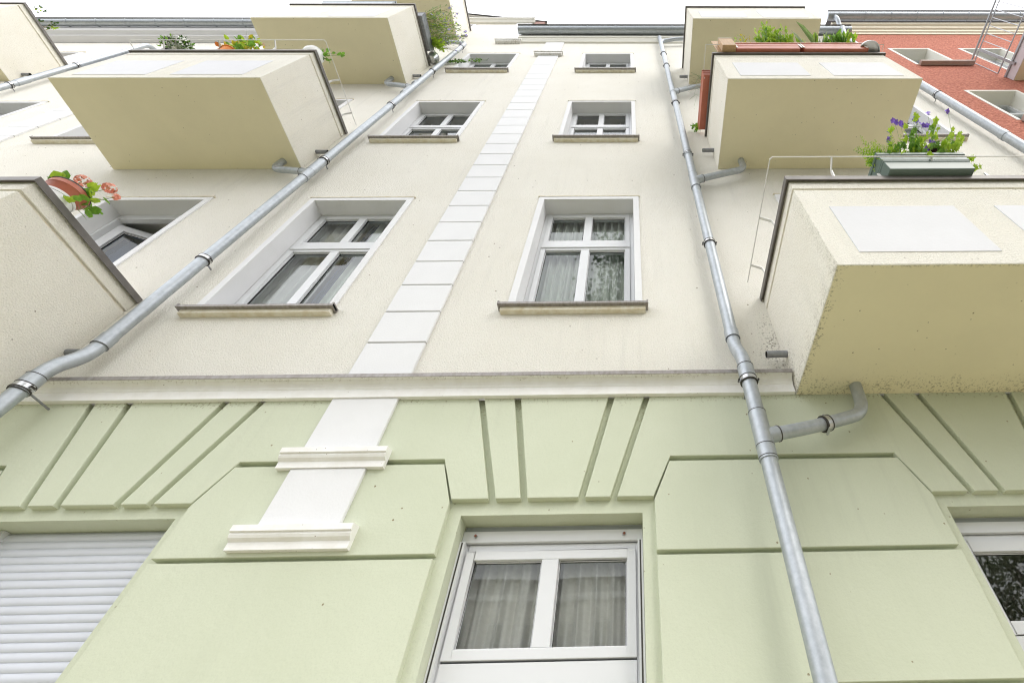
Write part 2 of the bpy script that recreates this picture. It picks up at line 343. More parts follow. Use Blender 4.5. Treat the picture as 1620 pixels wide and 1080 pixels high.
def lights(s, g_, x0, x1, z0, z1, y, t=.045, mull=.075):
    """sash frame with two lights side by side"""
    pane_frame(s, x0, x1, z0, z1, y, y+.06, t, PVC); xm = (x0+x1)/2
    s.box(xm-mull/2, xm+mull/2, y+.001, y+.059, z0+t, z1-t, PVC)
    for a, b in ((x0+t, xm-mull/2), (xm+mull/2, x1-t)):
        pane_frame(s, a, b, z0+t, z1-t, y+.022, y+.036, .007, GASK)
        g_.face([(a+.002, y+.03, z0+t+.002), (b-.002, y+.03, z0+t+.002), (b-.002, y+.03, z1-t-.002), (a+.002, y+.03, z1-t-.002)], GLASS)
def make_window(x0, x1, z0, z1, kind='window', par=None, cur=None, sill=True, deep=DEP, tall=False):
    f = MB(); gl = MB(); y = deep
    zb = z0+.10 if kind == 'window' else z0+.04
    pane_frame(f, x0, x1, zb-.06, z1, y, y+.08, .035, PVC)
    # transom sits about .72 of the height up
    h = z1-zb; zt = z1-.36*h if h < 1.3 else z1-.62
    f.box(x0+.035, x1-.035, y-.012, y+.08, zt-.035, zt+.045, PVC)
    f.box(x0+.035, x1-.035, y-.026, y-.012, zt-.05, zt-.042, PVC)
    if kind == 'door': f.box(x0+.035, x1-.035, y+.01, y+.07, zb+.0, zb+.45, PVC)
    lights(f, gl, x0+.037, x1-.037, zt+.046, z1-.036, y-.008)
    lights(f, gl, x0+.037, x1-.037, (zb-.02 if kind == 'window' else zb+.45), zt-.036, y-.014)
    fo = f.build('window' if kind == 'window' else 'balcony_door', par or bld, bevel=.004)
    gl.build('pane', fo)
    surround(fo, x0, x1, z0, z1)
    room(fo, x0, x1, z0, z1, y+.081)
    if cur: curtain(fo, x0+.01, x1-.01, zb-.1, z1+.05, y+.115, cur, folds=11)
    if sill and kind == 'window':
        s = MB(); a, b = x0-.105, x1+.095
        s.box(a, b, -.075, -.012, z0-.056, z0-.036, FLASH); s.face([(a, -.0755, z0-.036), (b, -.0755, z0-.036), (b, .15, z0+.01), (a, .15, z0+.01)], FLASH)
        s.box(a, a+.012, -.078, -.0, z0-.058, z0-.024, FLASH); s.box(b-.012, b, -.078, 0, z0-.058, z0-.024, FLASH)
        s.box(a+.02, b-.02, -.045, .001, z0-.092, z0-.0565, SILLC)
        s.build('sill', fo)
    return fo
curts = {(-.87, 4.42): CURT, (-3.17, 11.10): NET, (-7.3, 7.78): NET, (3.33, 7.78): NET, (-9.65, 7.78): NET}
for a, b, c, d, k in WIN:
    o = make_window(a, b, c, d, k, cur=curts.get((a, c)))
    if (a, c) == (-3.17, 4.42):
        curtain(o, a+.0, a+.40, c, d+.05, DEP+.125, NET, folds=4); curtain(o, a+.44, a+.54, c, d+.03, DEP+.14, CURTB, folds=2, amp=.012); curtain(o, a+.56, b, c, d+.05, DEP+.125, CURT, folds=5)
    elif (a, c) not in curts:
        curtain(o, a-.05, a+.20, c, d+.05, DEP+.18, NET, folds=3); curtain(o, b-.20, b+.05, c, d+.05, DEP+.18, NET, folds=3)
for a, b, c, d, k in DOORS:
    if (a, c) == (-5.22, 3.95): continue
    make_window(a, b, c, d, k, cur=CURTG if a > 0 else None)
make_window(*GAB[:4], 'door')

# window above the lower left balcony, its casement swung inwards
def open_window(x0, x1, z0, z1):
    f = MB(); y = DEP
    pane_frame(f, x0, x1, z0, z1, y, y+.08, .04, PVC)
    f.box(x0+.04, x1-.04, y+.002, y+.05, z1-.075, z1-.04, PVC)
    fo = f.build('balcony_door', bld, bevel=.004, label='balcony door with its casement swung inwards')
    surround(fo, x0, x1, z0, z1); room(fo, x0, x1, z0, z1, y+.081)
    s = MB(); gl = MB(); W_ = x1-x0-.09; X = Matrix.Translation((x0+.045, y+.05, 0)) @ Matrix.Rotation(R(24), 4, 'Z')
    t = .075; za, zb = z0+.05, z1-.10
    for q in ((0, t, za, zb), (W_-t, W_, za, zb), (t, W_-t, za, za+t), (t, W_-t, zb-t, zb)): s.box(q[0], q[1], 0, .06, q[2], q[3], PVC, X)
    for q in ((t, t+.01, za+t, zb-t), (W_-t-.01, W_-t, za+t, zb-t), (t+.01, W_-t-.01, za+t, za+t+.01), (t+.01, W_-t-.01, zb-t-.01, zb-t)): s.box(q[0], q[1], .02, .035, q[2], q[3], GASK, X)
    gl.face([X @ Vector(p) for p in ((t, .028, za+t), (W_-t, .028, za+t), (W_-t, .028, zb-t), (t, .028, zb-t))], GLASS)
    s.build('sash', fo, bevel=.004); gl.build('pane', fo)
    c = MB(); k = c.mi(CURTB)
    for j in range(61):
        xx = .03+(W_-.06)*j/60; p = X @ Vector((xx, .16+.02*math.sin(j*.9), 0)); c.v += [(p.x, p.y, za), (p.x, p.y, zb-.03)]
    for j in range(60): c.f.append((2*j, 2*j+2, 2*j+3, 2*j+1)); c.m.append(k)
    c.build('curtain', fo, smooth=True)
open_window(-5.22, -4.28, 3.95, 6.15)

# --- white pilasters with block joints on the cream storeys
def pilaster(x0, x1, z0, z1, step=.325, cap=None):
    s = MB(); z = z0; s.box(x0+.002, x1-.002, -.012, .001, z0, z1, mat('joint_mortar', (.36, .34, .31), .9))
    k = 0
    while z < z1-.02:
        zt = min(z+step-.011, z1); s.prism_xz([(x0, z), (x1, z), (x1, zt), (x0, zt)], -.022, -.0005, WHITE, bev=.003); z += step
    if cap: s.box(x0-.07, x1+.07, -.07, 0, cap, cap+.07, WHITED); s.box(x0-.09, x1+.09, -.09, 0, cap+.0702, cap+.11, WHITED)
    return s.build('pilaster', bld, label='white block-jointed pilaster strip')
pilaster(-1.79, -1.395, 3.705, 13.42, cap=12.22)
pilaster(-8.22, -7.83, 3.705, 13.42, cap=12.22)
pilaster(-2.80, -2.41, 13.43, 15.72, cap=13.36)

# --- string cornice between green and cream
cz = MB()
x0c, x1c = XL, XR-.003
prof = [(0, 3.54), (-.030, 3.54), (-.030, 3.600), (-.034, 3.604), (-.036, 3.615), (-.045, 3.632), (-.060, 3.642), (-.066, 3.648), (-.082, 3.652), (-.082, 3.664), (0, 3.70)]
xs = [XL, -12.38, -10.38, -5.79, -3.69, 1.0, 3.02, XR-.003]
for a, b in ((XL, -5.795), (-3.685, .996), (3.025, XR-.003)):
    cz.profile_x(prof, a, b, WHITED)
cz.build('cornice', bld)
for a, b in ((XL, -5.797), (-3.683, .994), (3.027, XR-.005)):
    cz = MB(); xx = a
    while xx < b:
        e = min(xx+2.0, b); cz.profile_x([(.0, 3.702), (-.092, 3.672), (-.092, 3.645), (-.088, 3.645), (-.088, 3.666), (0, 3.697)], xx, e+.001 if e < b else e, FLASH); xx += 2.0
    cz.build('cornice_flashing', bld)

# ------------------------------------------------------------------ green ground floor
BP = .038                     # back plane depth of the grooves
GW = [(-.405, .452, 2.825), (-2.715, .455, 2.835), (2.045, .452, 2.83)]      # centre, half width, lintel
GH = [(c-h, c+h, .95, z) for c, h, z in GW]
w = MB(); cells(w, XL, XR, 0, 3.56, GH, BP, GREEN)
for a, b, c, d in GH:
    for p in (((a, BP, c), (a, .17, c), (a, .17, d), (a, BP, d)), ((b, BP, c), (b, .17, c), (b, .17, d), (b, BP, d)), ((a, BP, d), (b, BP, d), (b, .17, d), (a, .17, d)), ((a, BP, c), (b, BP, c), (b, .17, c), (a, .17, c))): w.face(p, GREEN)
GB = .0025
def P(poly): w.prism_xz(poly, 0, BP+.002, GREEN, bev=GB)
# voussoirs over each window.  (bottom offset, top offset) of every groove edge
def vous(c):
    e = [(-.505, None), ]
    zt, zb = 3.545, 2.893
    gr = [(-.325, -.525, -.288, -.490), (-.163, -.308, -.128, -.270), (.128, .262, .163, .300), (.290, .478, .325, .515)]
    g0, g1, g2, g3 = gr
    P([(c+g0[2], zb), (c+g1[0], zb), (c+g1[1], zt), (c+g0[3], zt)])
    P([(c+g1[2], zb), (c+g2[0], zb), (c+g2[1], zt), (c+g1[3], zt)])
    P([(c+g2[2], zb), (c+g3[0], zb), (c+g3[1], zt), (c+g2[3], zt)])
    return (c+g0[0], c+g0[1]), (c+g3[2], c+g3[3])
zt, zb = 3.545, 2.893
V = {c: vous(c) for c, h, z in GW}
PB = .51                      # panel edge distance from the window centre
def spandrel(cl, cr_):
    lb, lt = V[cl][1] if cl is not None else (XL+.1, XL+.1)
    rb, rt = V[cr_][0] if cr_ is not None else (XR-.06, XR-.06)
    pl = [(lt, zt), (lb, zb)]
    pl += [(cl+PB, zb), (cl+PB+.10, 3.125)] if cl is not None else [(lb, 3.125)]
    pl += [(cr_-PB-.10, 3.125), (cr_-PB, zb), (rb, zb), (rt, zt)] if cr_ is not None else [(rb, 3.125), (rt, zt)]
    P(pl)
    gx0 = cl+PB+.004 if cl is not None else XL+.1
    gx1 = cr_-PB-.004 if cr_ is not None else XR-.06
    # middle course with clipped shoulders, then the block below
    pl = [(gx0, 2.625), (gx1, 2.625), (gx1, 2.875)]
    pl += [(gx1-.09, 3.095), ] if cr_ is not None else [(gx1, 3.095)]
    pl += [(gx0+.09, 3.095), (gx0, 2.875)] if cl is not None else [(gx0, 3.095)]
    P(pl)
    for a, b in ((2.11, 2.603), (1.62, 2.083), (1.13, 1.593), (.5, 1.103)): P([(gx0, a), (gx1, a), (gx1, b), (gx0, b)])
cs = [None, -2.715, -.405, 2.045, None]
for a, b in zip(cs, cs[1:]): spandrel(a, b)
w.box(XL+.02, XR-.02, -.05, BP+.001, 0, .48, mat('grey_plinth', (.35, .35, .33), .9, bump=.5))
w.build('ground_floor_wall', bld, label='sage green rusticated ground floor wall')

# white lower pilaster with two moulded bands
def capband(s, z, x0=-1.875, x1=-1.315):
    s.profile_x([(0, z), (-.028, z), (-.028, z+.036), (-.036, z+.041), (-.047, z+.048), (-.053, z+.060), (-.051, z+.071), (-.062, z+.073), (-.062, z+.103), (0, z+.115)], x0, x1, WHITED)
s = MB()
s.prism_xz([(-1.795, 3.186), (-1.405, 3.186), (-1.405, 3.541), (-1.795, 3.541)], -.02, -.0005, WHITE, bev=.003)
s.prism_xz([(-1.795, 2.762), (-1.405, 2.762), (-1.405, 3.067), (-1.795, 3.067)], -.02, -.0005, WHITE, bev=.003)
s.build('pilaster', bld, label='smooth white pilaster stump on the green wall')
for z in (3.068, 2.645):
    s = MB(); capband(s, z); s.build('pilaster_capital', bld)

# ground floor windows
def ground_window(c, h, zt, kind):
    x0, x1 = c-h, c+h; f = MB(); gl = MB(); y = .155
    if kind == 'shutter':
        pane_frame(f, x0, x1, .96, zt, y+.01, y+.05, .03, PVC)
        fo = f.build('window', bld, label='window closed with a white roller shutter')
        s = MB(); z = zt-.012; p = .0365
        while z > .98:
            pr = [(y-.001, z), (y-.0045, z-.003), (y-.0055, z-p*.45), (y-.0045, z-p+.004), (y-.001, z-p+.001)]
            s.profile_x(pr, x0+.012, x1-.012, SHUT, caps=False); s.face([(x0+.012, y-.0005, z), (x1-.012, y-.0005, z), (x1-.012, y-.0005, z-p), (x0+.012, y-.0005, z-p)], SHUT); z -= p
        s.build('roller_shutter', fo, smooth=True, angle=60)
        s = MB(); s.box(x0+.0, x0+.02, y-.03, y+.01, .96, zt-.002, PVC); s.box(x1-.02, x1, y-.03, y+.01, .96, zt-.002, PVC); s.build('guide_rail', fo)
        return
    # shutter box, guide rails
    bx = .085
    f.box(x0, x1, y-.012, y+.08, zt-bx, zt-.03, PVC); f.box(x0+.001, x1-.001, y-.0, y+.08, zt-.0295, zt-.001, STEEL)
    pane_frame(f, x0, x1, .96, zt-bx-.004, y+.012, y+.08, .035, PVC)
    za = zt-bx-.012; zg = za-.48
    if kind == 'center':
        lights(f, gl, x0+.036, x1-.036, zg, za-.028, y-.004, t=.042, mull=.08)
        for i in range(9): f.box(x0+.036, x1-.036, y+.002+.004*(i % 1), y+.05, zg-.008-.088*(i+1)+.006, zg-.008-.088*i, PVC)
        f.box(x0+.036, x1-.036, y+.012, y+.06, .98, zg-.008-.088*9, PVC)
    else:
        zg = 2.30
        pane_frame(f, x0+.036, x1-.036, zg, za-.028, y-.004, y+.05, .05, PVC)
        pane_frame(f, x0+.086, x1-.086, zg+.05, za-.078, y+.015, y+.03, .008, GASK)
        gl.face([(x0+.088, y+.024, zg+.05), (x1-.088, y+.024, zg+.05), (x1-.088, y+.024, za-.08), (x0+.088, y+.024, za-.08)], GLASS)
        f.box(x0+.036, x1-.036, y+.002, y+.06, 2.2, zg-.004, PVC)
        pane_frame(f, x0+.036, x1-.036, 1.0, 2.19, y-.004, y+.05, .05, PVC)
        gl.face([(x0+.088, y+.024, 1.05), (x1-.088, y+.024, 1.05), (x1-.088, y+.024, 2.14), (x0+.088, y+.024, 2.14)], GLASS)
    fo = f.build('window', bld, bevel=.003, label='ground floor window with net curtain' if kind == 'center' else None)
    gl.build('pane', fo)
    s = MB()
    for a, b in ((x0+.001, x0+.026), (x1-.026, x1-.001)):
        s.box(a, b, y-.035, y+.011, .97, zt-bx-.006, PVC); s.box(a+.009, b-.009, y-.0362, y-.034, .97, zt-bx-.01, DARKM)
    s.build('guide_rail', fo)
    if kind == 'center':
        for xx in (x0+.065, x1-.095):
            s = MB(); s.tube([(xx, y-.012, zt-.055), (xx, y-.024, zt-.057)], .009, SILV, 12); s.tube([(xx, y-.024, zt-.057), (xx+.004, y-.034, zt-.060)], .006, BROWN, 10); s.build('screw', fo, smooth=True)
        curtain(fo, x0, x1, .9, zt, y+.105, CURTG, folds=10, amp=.022, n=240)
    room(fo, x0, x1, .95, zt, y+.081)
for (c, h, z), k in zip(GW, ('center', 'shutter', 'right')): ground_window(c, h, z, k)

# ------------------------------------------------------------------ eaves, gutters, roof
def gutter(x0, x1, y, z, r_, m=ZINC, par=bld, step=.62):
    s = MB(); n = 14; k = s.mi(m)
    pts = [(y+r_*math.cos(R(a)), z+r_*math.sin(R(a))) for a in [180+180*i/n for i in range(n+1)]]
    pts = [(y-r_-.012, z+.004), (y-r_-.012, z+.018), (y-r_+.004, z+.018)] + pts + [(y+r_, z+.05)]
    s.profile_x(pts, x0, x1, m, caps=False)
    for xe in (x0, x1):
        s.face([(xe, q[0], q[1]) for q in pts[3:-1]], m)
    x = x0+.28
    while x < x1:
        s.tube([(x, y+(r_+.004)*math.cos(R(a)), z+(r_+.004)*math.sin(R(a))) for a in range(180, 361, 18)], .006, m, 6); x += step
    s.box(x0, x1, y-r_-.03, y-r_-.013, z+.019, z+.03, DARKM)
    return s.build('gutter', par, smooth=True)
s = MB()
s.profile_x([(0, 13.42), (-.035, 13.425), (-.045, 13.45), (-.075, 13.50), (-.085, 13.53), (-.10, 13.53), (-.10, 13.74), (0, 13.80)], -2.405, XR-.01, CREAMW)
s.build('eaves_moulding', bld)
s = MB()
s.profile_x([(0, 13.45), (-.13, 13.50), (-.13, 13.56), (-.21, 13.60), (-.24, 13.66), (-.24, 13.85), (0, 13.9)], XL, -8.205, WHITE)
s.profile_x([(0, 13.45), (-.13, 13.50), (-.13, 13.56), (-.21, 13.60), (-.24, 13.66), (-.24, 13.85), (0, 13.9)], -8.2, -7.9, WHITE)
s.build('eaves_moulding', bld)
gutter(-2.42, XR+.1, -.19, 13.78, .085)
gutter(XL, -7.85, -.32, 13.78, .07)
s = MB()
s.face([(XL, -.2, 13.86), (-8.2, -.2, 13.86), (-8.2, 5.2, 17.2), (XL, 5.2, 17.2)], TILE); s.face([(-2.4, -.2, 13.86), (XR, -.2, 13.86), (XR, 5.2, 17.2), (-2.4, 5.2, 17.2)], TILE); s.face([(-8.2, .4, 14.23), (-2.4, .4, 14.23), (-2.4, 5.2, 17.2), (-8.2, 5.2, 17.2)], TILE); s.face([(XL, 5.2, 17.2), (XR, 5.2, 17.2), (XR, 11, 13.6), (XL, 11, 13.6)], TILE)
s.build('roof', bld)
# gable over the left bay: wall triangle, verge, side eaves
s = MB(); zg = 15.75; xp = -5.3; zp = 17.2
s.prism_xz([(-8.2, zg), (-2.42, zg), (-2.42, zg+.02), (xp, zp), (-8.2, zg+.02)], 0, .3, CREAM)
s.profile_x([(0, 15.62), (-.05, 15.63), (-.10, 15.70), (-.12, 15.70), (-.12, 15.80), (0, 15.82)], -8.2, -2.36, CREAMW)
s.box(-8.2, -2.34, -.13, -.121, 15.80, 15.825, DARKM)
s.build('gable', bld)
s = MB(); th = .05
for a, b in (((-2.05, 15.66), (xp, zp+.12)), ((xp, zp+.12), (-8.5, 15.66))):
    s.face([(a[0], -.03, a[1]), (b[0], -.03, b[1]), (b[0], 6, b[1]), (a[0], 6, a[1])], CREAMW)
    s.face([(a[0], -.06, a[1]+th), (b[0], -.06, b[1]+th), (b[0], 6, b[1]+th), (a[0], 6, a[1]+th)], TILE)
    s.face([(a[0], -.06, a[1]+th), (b[0], -.06, b[1]+th), (b[0], -.06, b[1]), (a[0], -.06, a[1])], DARKM); s.face([(a[0], -.06, a[1]), (b[0], -.06, b[1]), (b[0], -.03, b[1]), (a[0], -.03, a[1])], DARKM)
s.box(-2.33, -2.10, -.05, 4, 15.35, 15.66, BROWN)
s.build('gable_roof', bld)

# ------------------------------------------------------------------ balconies
def balcony(x0, x1, z0, z1, yo=-.96, name_label=None, rail=False, panels=True, drain=None):
    s = MB(); zc = z1-.12
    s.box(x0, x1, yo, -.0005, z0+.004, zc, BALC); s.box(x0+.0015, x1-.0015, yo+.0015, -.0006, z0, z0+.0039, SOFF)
    s.box(x0+.014, x1-.014, yo+.014, -.0005, zc, zc+.022, SILLC)       # shadow groove under the top band
    # parapet band and inner side
    t = .12; s.box(x0, x1, yo, yo+t, zc+.022, z1, BALC); s.box(x0, x0+t, yo+t, -.0005, zc+.022, z1, BALC); s.box(x1-t, x1, yo+t, -.0005, zc+.022, z1, BALC)
    b = s.build('balcony', bld, bevel=.003, label=name_label)
    c = MB(); e = .022; k = .028
    c.box(x0-e, x1+e, yo-e, yo+t+.01, z1+.0005, z1+k, CAPM); c.box(x0-e, x0+t+.01, yo+t+.0105, -.003, z1+.0005, z1+k, CAPM); c.box(x1-t-.01, x1+e, yo+t+.0105, -.003, z1+.0005, z1+k, CAPM)
    c.box(x0-e-.002, x1+e+.002, yo-e-.002, yo-e+.004, z1-.018, z1+k+.001, CAPM)
    c.box(x0-e-.002, x0-e+.004, yo-e+.0045, -.003, z1-.018, z1+k+.001, CAPM); c.box(x1+e-.004, x1+e+.002, yo-e+.0045, -.003, z1-.018, z1+k+.001, CAPM)
    c.build('coping', b)
    if panels:
        for a, d in ((x0+.15, x0+.88), (x0+1.12, x0+1.85)):
            p = MB(); p.box(a, d, yo-.004, yo+.01, z0+.11, z0+.11+(z1-z0)*.52, PANEL); p.build('front_panel', b, bevel=.002)
    if rail:
        r_ = MB(); rr = .0045; zr = z1+.15; zl = z1+.05; ya = yo-.10; xa = x0-.10; xb = x1+.10
        r_.tube([(xa, -.06, zr), (xa, ya+.015, zr), (xa+.015, ya, zr), (xb-.015, ya, zr), (xb, ya+.015, zr), (xb, -.06, zr)], rr, RODW, 8)
        r_.tube([(x0-.01, -.06, zl), (x0-.01, yo-.012, zl), (x1+.01, yo-.012, zl), (x1+.01, -.06, zl)], rr, RODW, 8)
        def br(p0, d):
            p0 = Vector(p0); d = Vector(d); q = [p0, p0+d*.15+Vector((0, 0, .075)), p0+d+Vector((0, 0, .12))]
            for a, c_ in zip(q, q[1:]):
                v = (c_-a); L = v.length; X = Matrix.Translation(a) @ v.to_track_quat('Z', 'X' if abs(d.y) > abs(d.x) else 'Y').to_matrix().to_4x4()
                r_.box(-.010, .010, -.003, .003, 0, L, RODW, X)
        for xx in (x0+.30, x0+.95, x0+1.6): br((xx, yo-.012, z1+.03), (0, -.085, 0))
        for xx in (x0+.6, x0+1.3): r_.box(xx-.008, xx+.008, yo-.018, yo-.011, z1+.02, z1+.08, RODW)
        for yy in (-.22, -.62): br((x0-.012, yy, z1+.03), (-.085, 0, 0)); br((x1+.012, yy, z1+.03), (.085, 0, 0))
        r_.build('flower_box_rail', b)
    if drain:
        side, yy, zz = drain; x = x0 if side < 0 else x1
        d_ = MB(); d_.tube([(x-side*.03, yy, zz), (x+side*.135, yy, zz-.004)], .0235, ZINCD, 20, caps=False); d_.tube([(x+side*.134, yy, zz-.004), (x-side*.02, yy, zz)], .0205, DARKM, 20, caps=False); d_.build('overflow_pipe', b, smooth=True)
    return b
balcony(1.005, 3.02, 3.54, 4.47, name_label='lower right balcony with white steel rail', rail=True, drain=(-1, -.075, 3.82))
balcony(1.00, 3.00, 6.86, 7.88, name_label='right balcony with terracotta planters', rail=False, drain=(-1, -.07, 7.24))
balcony(1.00, 3.02, 10.28, 11.32, name_label='upper right balcony', drain=(-1, -.06, 10.52))
balcony(-5.79, -3.70, 3.54, 4.51, name_label='lower left balcony', drain=(1, -.03, 3.95))
balcony(-5.79, -3.70, 6.91, 8.00, name_label='left balcony with white rail', rail=True, drain=(1, -.05, 7.28))
balcony(-5.80, -3.71, 10.30, 11.50, name_label='upper left balcony', drain=(1, -.04, 10.66))
balcony(-5.80, -3.76, 13.67, 14.78, name_label='top left balcony', drain=(1, -.04, 14.0))
balcony(-12.4, -10.35, 10.50, 11.55, name_label='far left balcony', drain=(1, -.04, 10.75))
balcony(-12.4, -10.35, 7.05, 8.10)
balcony(-12.4, -10.35, 3.54, 4.51)

# ------------------------------------------------------------------ downpipes
def clamp(par, x, y, z, r_, side=1, axis=(0, 0, 1)):
    c = MB(); c.tube([(x, y, z-.014), (x, y, z+.014)], r_+.006, SILV, 24); c.tube([(x, y, z-.022), (x, y, z-.0145)], r_+.009, DARKM, 24); c.tube([(x, y, z+.0145), (x, y, z+.019)], r_+.008, DARKM, 24)
    for sg in (-1, 1):
        c.box(x+sg*(r_+.004)-.012, x+sg*(r_+.004)+.012, y-.006, y+.006, z-.012, z+.012, SILV); c.tube([(x+sg*(r_+.014), y-.014, z), (x+sg*(r_+.014), y+.014, z)], .006, DARKM, 8)
    c.tube([(x, y+r_*.8, z), (x, .0, z)], .006, ZINCD, 8)
    return c.build('clamp', par, smooth=True)
def joint(s, p0, p1, r_): s.tube([p0, p1], r_, ZINC, 24)
def smoothpath(pts, n=6):
    P_ = [Vector(p) for p in pts]; out = [P_[0]]
    for a, b, c in zip(P_, P_[1:], P_[2:]):
        r_ = min((b-a).length, (c-b).length)*.45; p = b+(a-b).normalized()*r_; q = b+(c-b).normalized()*r_
        for i in range(n+1): t = i/n; out.append(p*(1-t)**2+b*2*t*(1-t)+q*t*t)
    out.append(P_[-1]); return out
RP = .043
def branch(s, cl, pts, r_=.036):
    s.tube(smoothpath(pts, 10), r_, ZINC, 20)
    a, b = Vector(pts[0]), Vector(pts[1]); d = (b-a).normalized()
    s.tube([a, a+d*.10], r_+.006, ZINC, 20); s.tube([a+d*.1, a+d*.106], r_+.008, DARKM, 20)
# right downpipe
xr, yr = .672, -.095
s = MB()
s.tube(smoothpath([(xr-.003, yr, 13.55), (xr, yr, 13.0), (xr, yr, 3.86), (xr+.012, -.165, 3.70), (xr+.012, -.165, 0.0)], 8), RP, ZINC, 28)
s.tube(smoothpath([(xr, yr, 12.9), (xr, yr, 13.12), (.95, -.12, 13.22), (1.9, -.14, 13.4)], 6), RP*.9, ZINC, 20)
for z0_, z1_ in ((7.0, 7.14), (6.18, 6.5), (9.45, 9.62), (3.94, 4.02)): joint(s, (xr, yr, z0_), (xr, yr, z1_), RP+.005)
for z0_, z1_ in ((3.53, 3.62), (2.98, 3.28),): joint(s, (xr+.012, -.165, z0_), (xr+.012, -.165, z1_), RP+.0055)
for z0_ in (3.275, 2.99, 3.06, 3.622): s.tube([(xr+.012, -.165, z0_), (xr+.012, -.165, z0_+.004)], RP+.0065, DARKM, 24)
for z0_ in (3.94, 6.18, 6.5, 7.14): s.tube([(xr, yr, z0_), (xr, yr, z0_+.003)], RP+.006, ZINCD, 24)
branch(s, None, [(xr, -.165, 3.12), (1.02, -.13, 3.215), (1.325, -.085, 3.33), (1.35, -.08, 3.56)])
branch(s, None, [(xr, yr, 6.36), (1.0, -.10, 6.52), (1.25, -.10, 6.63), (1.25, -.10, 6.88)])
branch(s, None, [(xr, yr, 9.5), (1.0, -.10, 9.75), (1.22, -.10, 9.85), (1.22, -.10, 10.3)])
dp = s.build('downpipe', bld, smooth=True, label='galvanised downpipe right of the middle windows')
for z in (12.0, 11.1, 8.95, 7.05, 5.13): clamp(dp, xr, yr, z, RP)
clamp(dp, xr+.012, -.165, 3.515, RP)
# clamp on the slanting drain
c = MB(); a = Vector((1.06, -.125, 3.23)); d = Vector((.305, .045, .115)).normalized(); c.tube([a-d*.014, a+d*.014], .044, SILV, 24); c.tube([a-d*.022, a-d*.0145], .047, DARKM, 24); c.tube([a+d*.0145, a+d*.02], .046, DARKM, 24)
c.tube([a+Vector((.0, .03, -.05)), a+Vector((0, -.03, -.05))], .007, SILV, 8); c.tube([a+Vector((0, -.01, .05)), a+Vector((0, .165, .05))], .006, ZINCD, 8); c.build('clamp', dp, smooth=True)
# left downpipe
xl, yl = -3.40, -.10
s = MB()
s.tube(smoothpath([(-3.93, -.10, 13.68), (-3.93, -.10, 13.12), (xl+.035, yl, 12.92), (xl+.035, yl, 12.6)], 8), RP*.9, ZINC, 24)
s.tube(smoothpath([(xl+.035, yl, 12.68), (xl+.01, yl, 9.5), (xl-.035, yl, 3.84), (-3.44, -.19, 3.66), (-3.44, -.195, 0)], 8), RP, ZINC, 28)
for z0_, z1_ in ((6.45, 6.85), (9.4, 9.7), (9.9, 10.0)): joint(s, (xl-.015, yl, z0_), (xl-.012, yl, z1_), RP+.005)
joint(s, (-3.44, -.191, 3.47), (-3.44, -.19, 3.58), RP+.0055); joint(s, (xl-.034, yl, 3.93), (xl-.033, yl, 4.02), RP+.005); s.tube([(xl-.034, yl, 3.93), (xl-.034, yl, 3.934)], RP+.0065, DARKM, 24)
for z0_ in (3.58, 3.47): s.tube([(-3.44, -.191, z0_), (-3.44, -.191, z0_+.004)], RP+.0065, DARKM, 24)
for z0_ in (6.45, 6.6, 6.85): s.tube([(xl-.015, yl, z0_), (xl-.015, yl, z0_+.003)], RP+.007, ZINCD, 24)
branch(s, None, [(xl-.015, yl, 6.58), (-3.65, -.095, 6.66), (-3.87, -.09, 6.70), (-3.87, -.09, 6.93)])
branch(s, None, [(xl, yl, 9.75), (-3.65, -.095, 9.90), (-3.92, -.09, 9.98), (-3.92, -.09, 10.33)])
dl = s.build('downpipe', bld, smooth=True, label='galvanised downpipe beside the left balconies')
for z, dx in ((12.55, .034), (10.7, .02), (8.86, .004), (6.9, -.01), (4.93, -.027)): clamp(dl, xl+dx, yl, z, RP)
clamp(dl, -3.44, -.191, 3.50, RP)
# far left downpipe
s = MB(); s.tube(smoothpath([(-9.70, .03, 12.86), (-9.70, -.10, 12.74), (-9.70, -.10, 0)], 6), RP, ZINC, 24); joint(s, (-9.7, -.1, 10.0), (-9.7, -.1, 10.2), RP+.005)
df = s.build('downpipe', bld, smooth=True, label='galvanised downpipe far left')
for z in (11.1, 9.9, 8.0): clamp(df, -9.7, -.1, z, RP)
# far right downpipe at the party wall
s = MB(); s.tube(smoothpath([(4.72, -.25, 13.75), (4.70, -.11, 13.4), (4.70, -.11, 0)], 6), .056, ZINC, 28)
for z in (9.9, 7.55, 5.2): joint(s, (4.7, -.11, z), (4.7, -.11, z+.10), .062)
dr = s.build('downpipe', bld, smooth=True, label='wide galvanised downpipe beside the red facade')
for z in (9.3, 6.7, 4.4): clamp(dr, 4.70, -.11, z, .056)

# ------------------------------------------------------------------ red neighbour
rb = thing('red_building', 'neighbouring house with coarse red roughcast, cream window reveals and cream eaves', 'building', (4.84, 0, 0))
RX0, RX1 = 4.835, 16
RW = [(5.50, 6.28), (7.0, 7.85), (8.6, 9.4), (10.2, 11)]
RR_ = [(11.55, 12.84), (8.45, 9.82), (5.4, 6.8), (2.4, 3.8)]
RH = [(a, b, (c if i != 1 or c < 8 else 10.75), d) for i, (a, b) in enumerate(RW) for (c, d) in RR_]
inv = Matrix.Translation((-4.84, 0, 0))
def rbuild(s, n, **k): 
    o = s.build(n, rb, **k); o.matrix_parent_inverse = inv; return o
s = MB(); cells(s, RX0, RX1, 0, 14.32, RH, -.01, RED); s.face([(RX0, -.01, 0), (RX0, 3, 0), (RX0, 3, 16), (RX0, -.01, 16)], CREAMR); s.face([(RX1, -.01, 0), (RX1, 11, 0), (RX1, 11, 16), (RX1, -.01, 16)], CREAMR); rbuild(s, 'wall')
